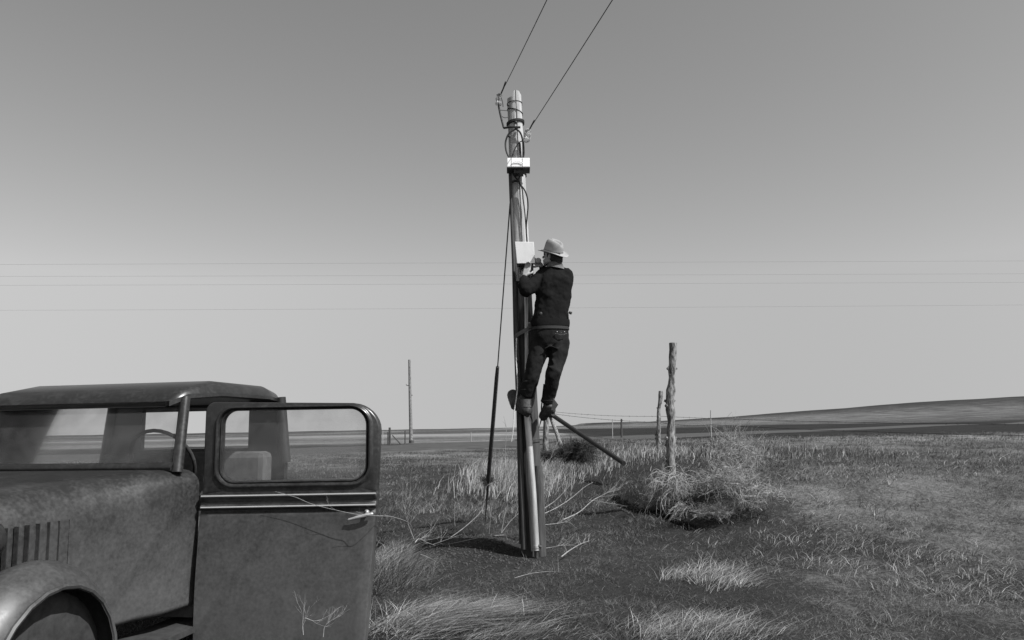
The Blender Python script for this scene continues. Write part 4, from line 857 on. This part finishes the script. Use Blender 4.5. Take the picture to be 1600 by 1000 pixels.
# twiggy weeds: branching dead stalks
def weed(pts, r, branches, label, mat='twig', cat='dead weed', group='dead weed stalks', bl=.25, name='dead_weed', depth=2, seed=0):
    random.seed(seed * 31 + 5); m_ = MB(); r = r * .52; sp = spline(pts, 6); K = len(sp)
    m_.tube(sp, [r * (1 - .65 * i / (K - 1)) for i in range(K)], 5)
    def br(p, d_, L, rr5, dep):
        q = [p]; dd = d_.copy()
        for k in range(4):
            dd = (dd + Vector((random.uniform(-.3, .3), random.uniform(-.3, .3), random.uniform(-.12, .3)))).normalized(); q.append(q[-1] + dd * L / 4)
        m_.tube(q, [rr5, rr5 * .8, rr5 * .65, rr5 * .5, rr5 * .35], 4)
        if dep > 0:
            for _ in range(2): br(q[random.randint(1, 3)], (dd + Vector((random.uniform(-.8, .8), random.uniform(-.5, .5), random.uniform(-.2, .7)))).normalized(), L * .5, rr5 * .6, dep - 1)
    for k in range(branches):
        i = random.randint(K // 4, K - 2); d_ = (sp[i + 1] - sp[i]).normalized() + Vector((random.uniform(-.9, .9), random.uniform(-.6, .6), random.uniform(-.1, .8)))
        br(sp[i], d_.normalized(), bl * random.uniform(.5, 1), r * .45, depth)
    o = m_.build(name, M[mat], org=sp[0], recalc=False); return tag(o, label, cat, group)
def G(px, py, D_=None): return px_ground(px, py)
# each list: photo pixels with distance
def WP(l): return [P(*q) for q in l]
weed(WP([(682, 850, 8.6), (700, 842, 8.6), (728, 822, 8.7), (752, 798, 8.8), (757.5, 775, 8.8), (760, 760, 8.8), (772, 752, 8.8), (776, 743, 8.8)]), .011, 2, 'long pale bent stalk curving up left of the climbed pole', bl=.10, seed=1, depth=0)
weed(WP([(788, 836, 8.3), (760, 838, 8.3), (735, 843, 8.3), (700, 850, 8.3), (684, 849, 8.4)]), .010, 3, 'pale stick lying along the mound left of the pole base', bl=.12, seed=2, depth=1)
weed(WP([(783, 833, 8.6), (786, 818, 8.6), (789, 803, 8.6), (793, 793, 8.6)]), .011, 3, 'short upright pale stalk just left of the pole base', bl=.16, seed=3)
weed(WP([(784, 832, 8.5), (797, 815, 8.5), (806, 806, 8.5), (815, 796, 8.5)]), .010, 2, 'dark tipped stalk leaning against the pole base', bl=.10, mat='twig_mid', seed=4)
weed(WP([(849, 803, 8.9), (870, 793, 9.2), (893, 778, 9.6), (912, 762, 9.8), (927, 753, 9.9)]), .010, 2, 'long straight pale stalk slanting up right of the pole', bl=.16, seed=5, depth=1)
weed(WP([(847, 762, 8.4), (852, 745, 8.4), (858, 722, 8.4), (865, 705, 8.4), (872, 690, 8.4)]), .008, 5, 'pale weed standing close along the right side of the pole', bl=.16, seed=6)
weed(WP([(849, 795, 8.6), (868, 782, 8.8), (882, 768, 8.9), (892, 756, 9.0)]), .007, 5, 'branched weed right of the pole under the long stalk', bl=.2, seed=7)
weed(WP([(880, 812, 8.6), (905, 800, 8.9), (926, 782, 9.3), (945, 772, 9.5), (962, 764, 9.6)]), .011, 7, 'forked dead branch lying on the turf right of the pole', bl=.3, seed=8)
weed(WP([(920, 781, 9.3), (945, 785, 9.3), (980, 791, 9.3)]), .007, 4, 'thin branch trailing towards the shadow by the brush', bl=.2, seed=9, depth=1)
weed(WP([(850, 820, 8.3), (870, 818, 8.4), (888, 816, 8.5), (902, 826, 8.3)]), .008, 5, 'low forked twig beside the pole foot', bl=.2, seed=10)
weed(WP([(877, 870, 7.5), (890, 860, 7.7), (907, 850, 7.9), (921, 845, 8.0)]), .011, 4, 'pale split stick on the turf right of the pole foot', bl=.14, seed=11, depth=1)
weed(WP([(842, 858, 7.8), (862, 855, 7.9), (880, 852, 7.9), (900, 852, 7.9)]), .007, 6, 'tangle of twigs lying at the pole foot', bl=.2, seed=12)
weed(WP([(804, 903, 6.7), (830, 896, 6.8), (860, 893, 6.9), (890, 895, 6.8)]), .006, 2, 'thin straw stalk lying flat below the pole', bl=.16, seed=13, depth=1)
weed(WP([(790, 745, 11), (789, 715, 11), (790.5, 690, 11), (791, 668, 11), (787, 650, 11)]), .009, 4, 'tall thin weed standing behind, left of the pole', bl=.14, seed=14, depth=1)
weed(WP([(757, 826, 9.4), (758, 805, 9.4), (760, 780, 9.4)]), .008, 2, 'dark straight stem at the guy wire foot', bl=.1, mat='twig_dark', seed=15, depth=0)
weed(WP([(775, 830, 9.4), (779, 800, 9.4), (783, 770, 9.4), (785, 752, 9.4)]), .008, 2, 'dark straight stem between guy wire and pole', bl=.1, mat='twig_dark', seed=16, depth=0)
weed(WP([(764, 836, 9.0), (766, 815, 9.0), (768, 797, 9.0)]), .006, 2, 'thin pale stem in front of the dark shadow', bl=.08, seed=17, depth=0)
weed(WP([(711, 822, 8.6), (710, 808, 8.6), (711, 796, 8.6)]), .006, 1, 'small pale upright stem left of the shadow', bl=.06, seed=18, depth=0)
weed(WP([(648, 848, 6.5), (647, 835, 6.2), (640, 818, 5.6), (615, 808, 4.4), (592, 806, 3.98), (560, 804, 3.96), (520, 796, 3.97), (486, 787, 3.98), (462, 777, 3.98), (430, 768, 3.98)]), .0045, 3, 'long thin twig trailing across the car door', bl=.10, seed=19, depth=1)
weed(WP([(648, 848, 6.5), (655, 842, 6.6), (668, 848, 6.8), (680, 852, 7.0)]), .008, 5, 'forked pale twig standing off the mound by the shadow', bl=.35, seed=20)
weed(WP([(648, 845, 6.5), (640, 825, 6.5), (634, 805, 6.5), (632, 788, 6.5)]), .006, 9, 'many branched pale weed right of the door handle', bl=.35, seed=21)
weed(WP([(642, 895, 6.3), (650, 880, 6.3), (657, 866, 6.3)]), .011, 0, 'short dark stake leaning in the grass right of the door', mat='twig_dark', seed=22)
weed(WP([(657, 866, 6.3), (672, 872, 6.3), (685, 880, 6.3)]), .005, 2, 'fine pale twig beside the short dark stake', bl=.15, seed=23)
weed(WP([(474, 992, 3.6), (473, 978, 3.6), (475, 966, 3.6), (490, 970, 3.6), (503, 969, 3.6)]), .005, 6, 'small pale weed in front of the car door bottom', bl=.14, seed=24)
weed(WP([(505, 995, 3.6), (507, 980, 3.6), (514, 972, 3.6), (521, 968, 3.6)]), .005, 5, 'second small pale weed at the car door bottom, forked', bl=.12, seed=25)
# tumbleweeds / brush piles
def brush(c, rad, n, r, mat, label, seed, squash=.8, name='tumbleweed', droop=0., twigs=3, cat='brush', spread=.75):
    random.seed(seed); m_ = MB(); c = Vector(c)
    for k in range(n):
        d_ = Vector((random.gauss(0, 1), random.gauss(0, 1), random.gauss(.25, .8))).normalized()
        if droop: spread = .25
        th_ = random.uniform(0, 6.28); ro = rad * spread * math.sqrt(random.random()); p = c + Vector((ro * math.cos(th_), ro * math.sin(th_), rad * squash * random.uniform(-.6, .5) * (1 - ro / rad))); q = [p]; L = rad * (random.uniform(.6, 1.25) if droop else random.uniform(.35, .85))
        for j in range(5):
            d_ = (d_ + Vector((random.uniform(-.6, .6), random.uniform(-.6, .6), random.uniform(-.4, .35) - droop * j * .25))).normalized(); s_ = d_ * L / 4; s_.z *= squash; q.append(q[-1] + s_)
        m_.tube(spline(q, 2), [r * (1 - .07 * i_) for i_ in range(11)], 3, caps=False)
        for t in range(twigs):
            i = random.randint(1, 3); e_ = (d_ + Vector((random.gauss(0, .7), random.gauss(0, .7), random.gauss(0, .7)))).normalized() * L * .33
            m_.tube([q[i], q[i] + e_ * .5, q[i] + e_ + Vector((random.uniform(-.1, .1), 0, random.uniform(-.1, .1))) * L], [r * .6, r * .45, r * .25], 3, caps=False)
    o = m_.build(name, M[mat], org=(c.x, c.y, gz(c.x, c.y)), recalc=False); return tag(o, label, cat, 'brush and tumbleweeds')
pc = P(1048, 756, 10.2); brush(pc, .38, 190, .0048, 'brush_pale', 'pale brush heaped round the foot of the thick bark post', 3, .8, droop=1.1)
pc = P(1070, 800, 9.6); brush(pc, .26, 130, .0042, 'brush_pale', 'grey brush drooping in front of the thick bark post', 4, .8, droop=1.0)
pc = P(1112, 800, 8.9); brush(pc, .24, 150, .0034, 'brush_pale', 'low tangle of pale brush right of the furrow', 5, .7)
pc = P(1140, 750, 8.8); brush(pc, .34, 260, .0034, 'twig_mid', 'loose grey tangle above the low pale one, at the right', 6, 1.1)
pc = P(1105, 752, 9.6); brush(pc, .20, 90, .0036, 'brush_pale', 'small pale tangle between the bark post and the right hand brush', 26, .9)
pc = P(1152, 705, 9.4); brush(pc, .34, 230, .0034, 'twig_mid', 'tall thin brush rising highest at the right', 27, 1.5)
pc = P(1190, 770, 8.8); brush(pc, .30, 130, .0036, 'brush_pale', 'pale brush farthest to the right', 7, .9)
pc = P(1033, 712, 16.5); brush(pc, .30, 160, .007, 'brush_pale', 'small pale brush at the foot of the thin crooked post', 8, .8)
pc = P(902, 707, 16.5); brush(pc, .44, 1000, .006, 'twig_dark', 'round dark bush behind and right of the pole', 9, .85, name='dark_bush', twigs=4, cat='bush')
pc = P(762, 750, 10.2); brush(pc, .12, 140, .004, 'twig_dark', 'small dark tuft at the lower end of the guy guard', 10, .9, name='dark_bush', cat='bush')
pc = P(842, 745, 12.5); brush(pc, .22, 160, .005, 'twig_mid', 'grey brush just behind the pole, right side', 11, .9)
pc = P(850, 712, 17); brush(pc, .30, 260, .006, 'twig_dark', 'dark growth round the foot of the corner post', 12, .8, name='dark_bush', cat='bush')
# clods on the mound and scattered
def clods(name, cx, cy, sx, sy, n, label):
    m_ = MB()
    for k in range(n):
        x_, y_ = random.gauss(cx, sx), random.gauss(cy, sy); s_ = random.choice((.005, .006, .008, .010, .016))
        m_.ball((x_, y_, gz(x_, y_) + s_ * .2), (s_, s_ * random.uniform(.6, 1), s_ * .6), Matrix.Rotation(random.uniform(0, 3), 3, 'Z') @ Matrix.Rotation(random.uniform(-.6, .6), 3, 'X'), 5, 3)
    return tag(m_.build(name, M['clod'], recalc=False), label, 'soil', kind='stuff')
clods('soil_clods', -.5, 7.9, .45, .30, 1100, 'crumbs of soil on the low mound left of the pole base')
clods('soil_clods', .6, 6.8, 1.3, .9, 260, 'crumbs of soil scattered over the turf in front of the pole')
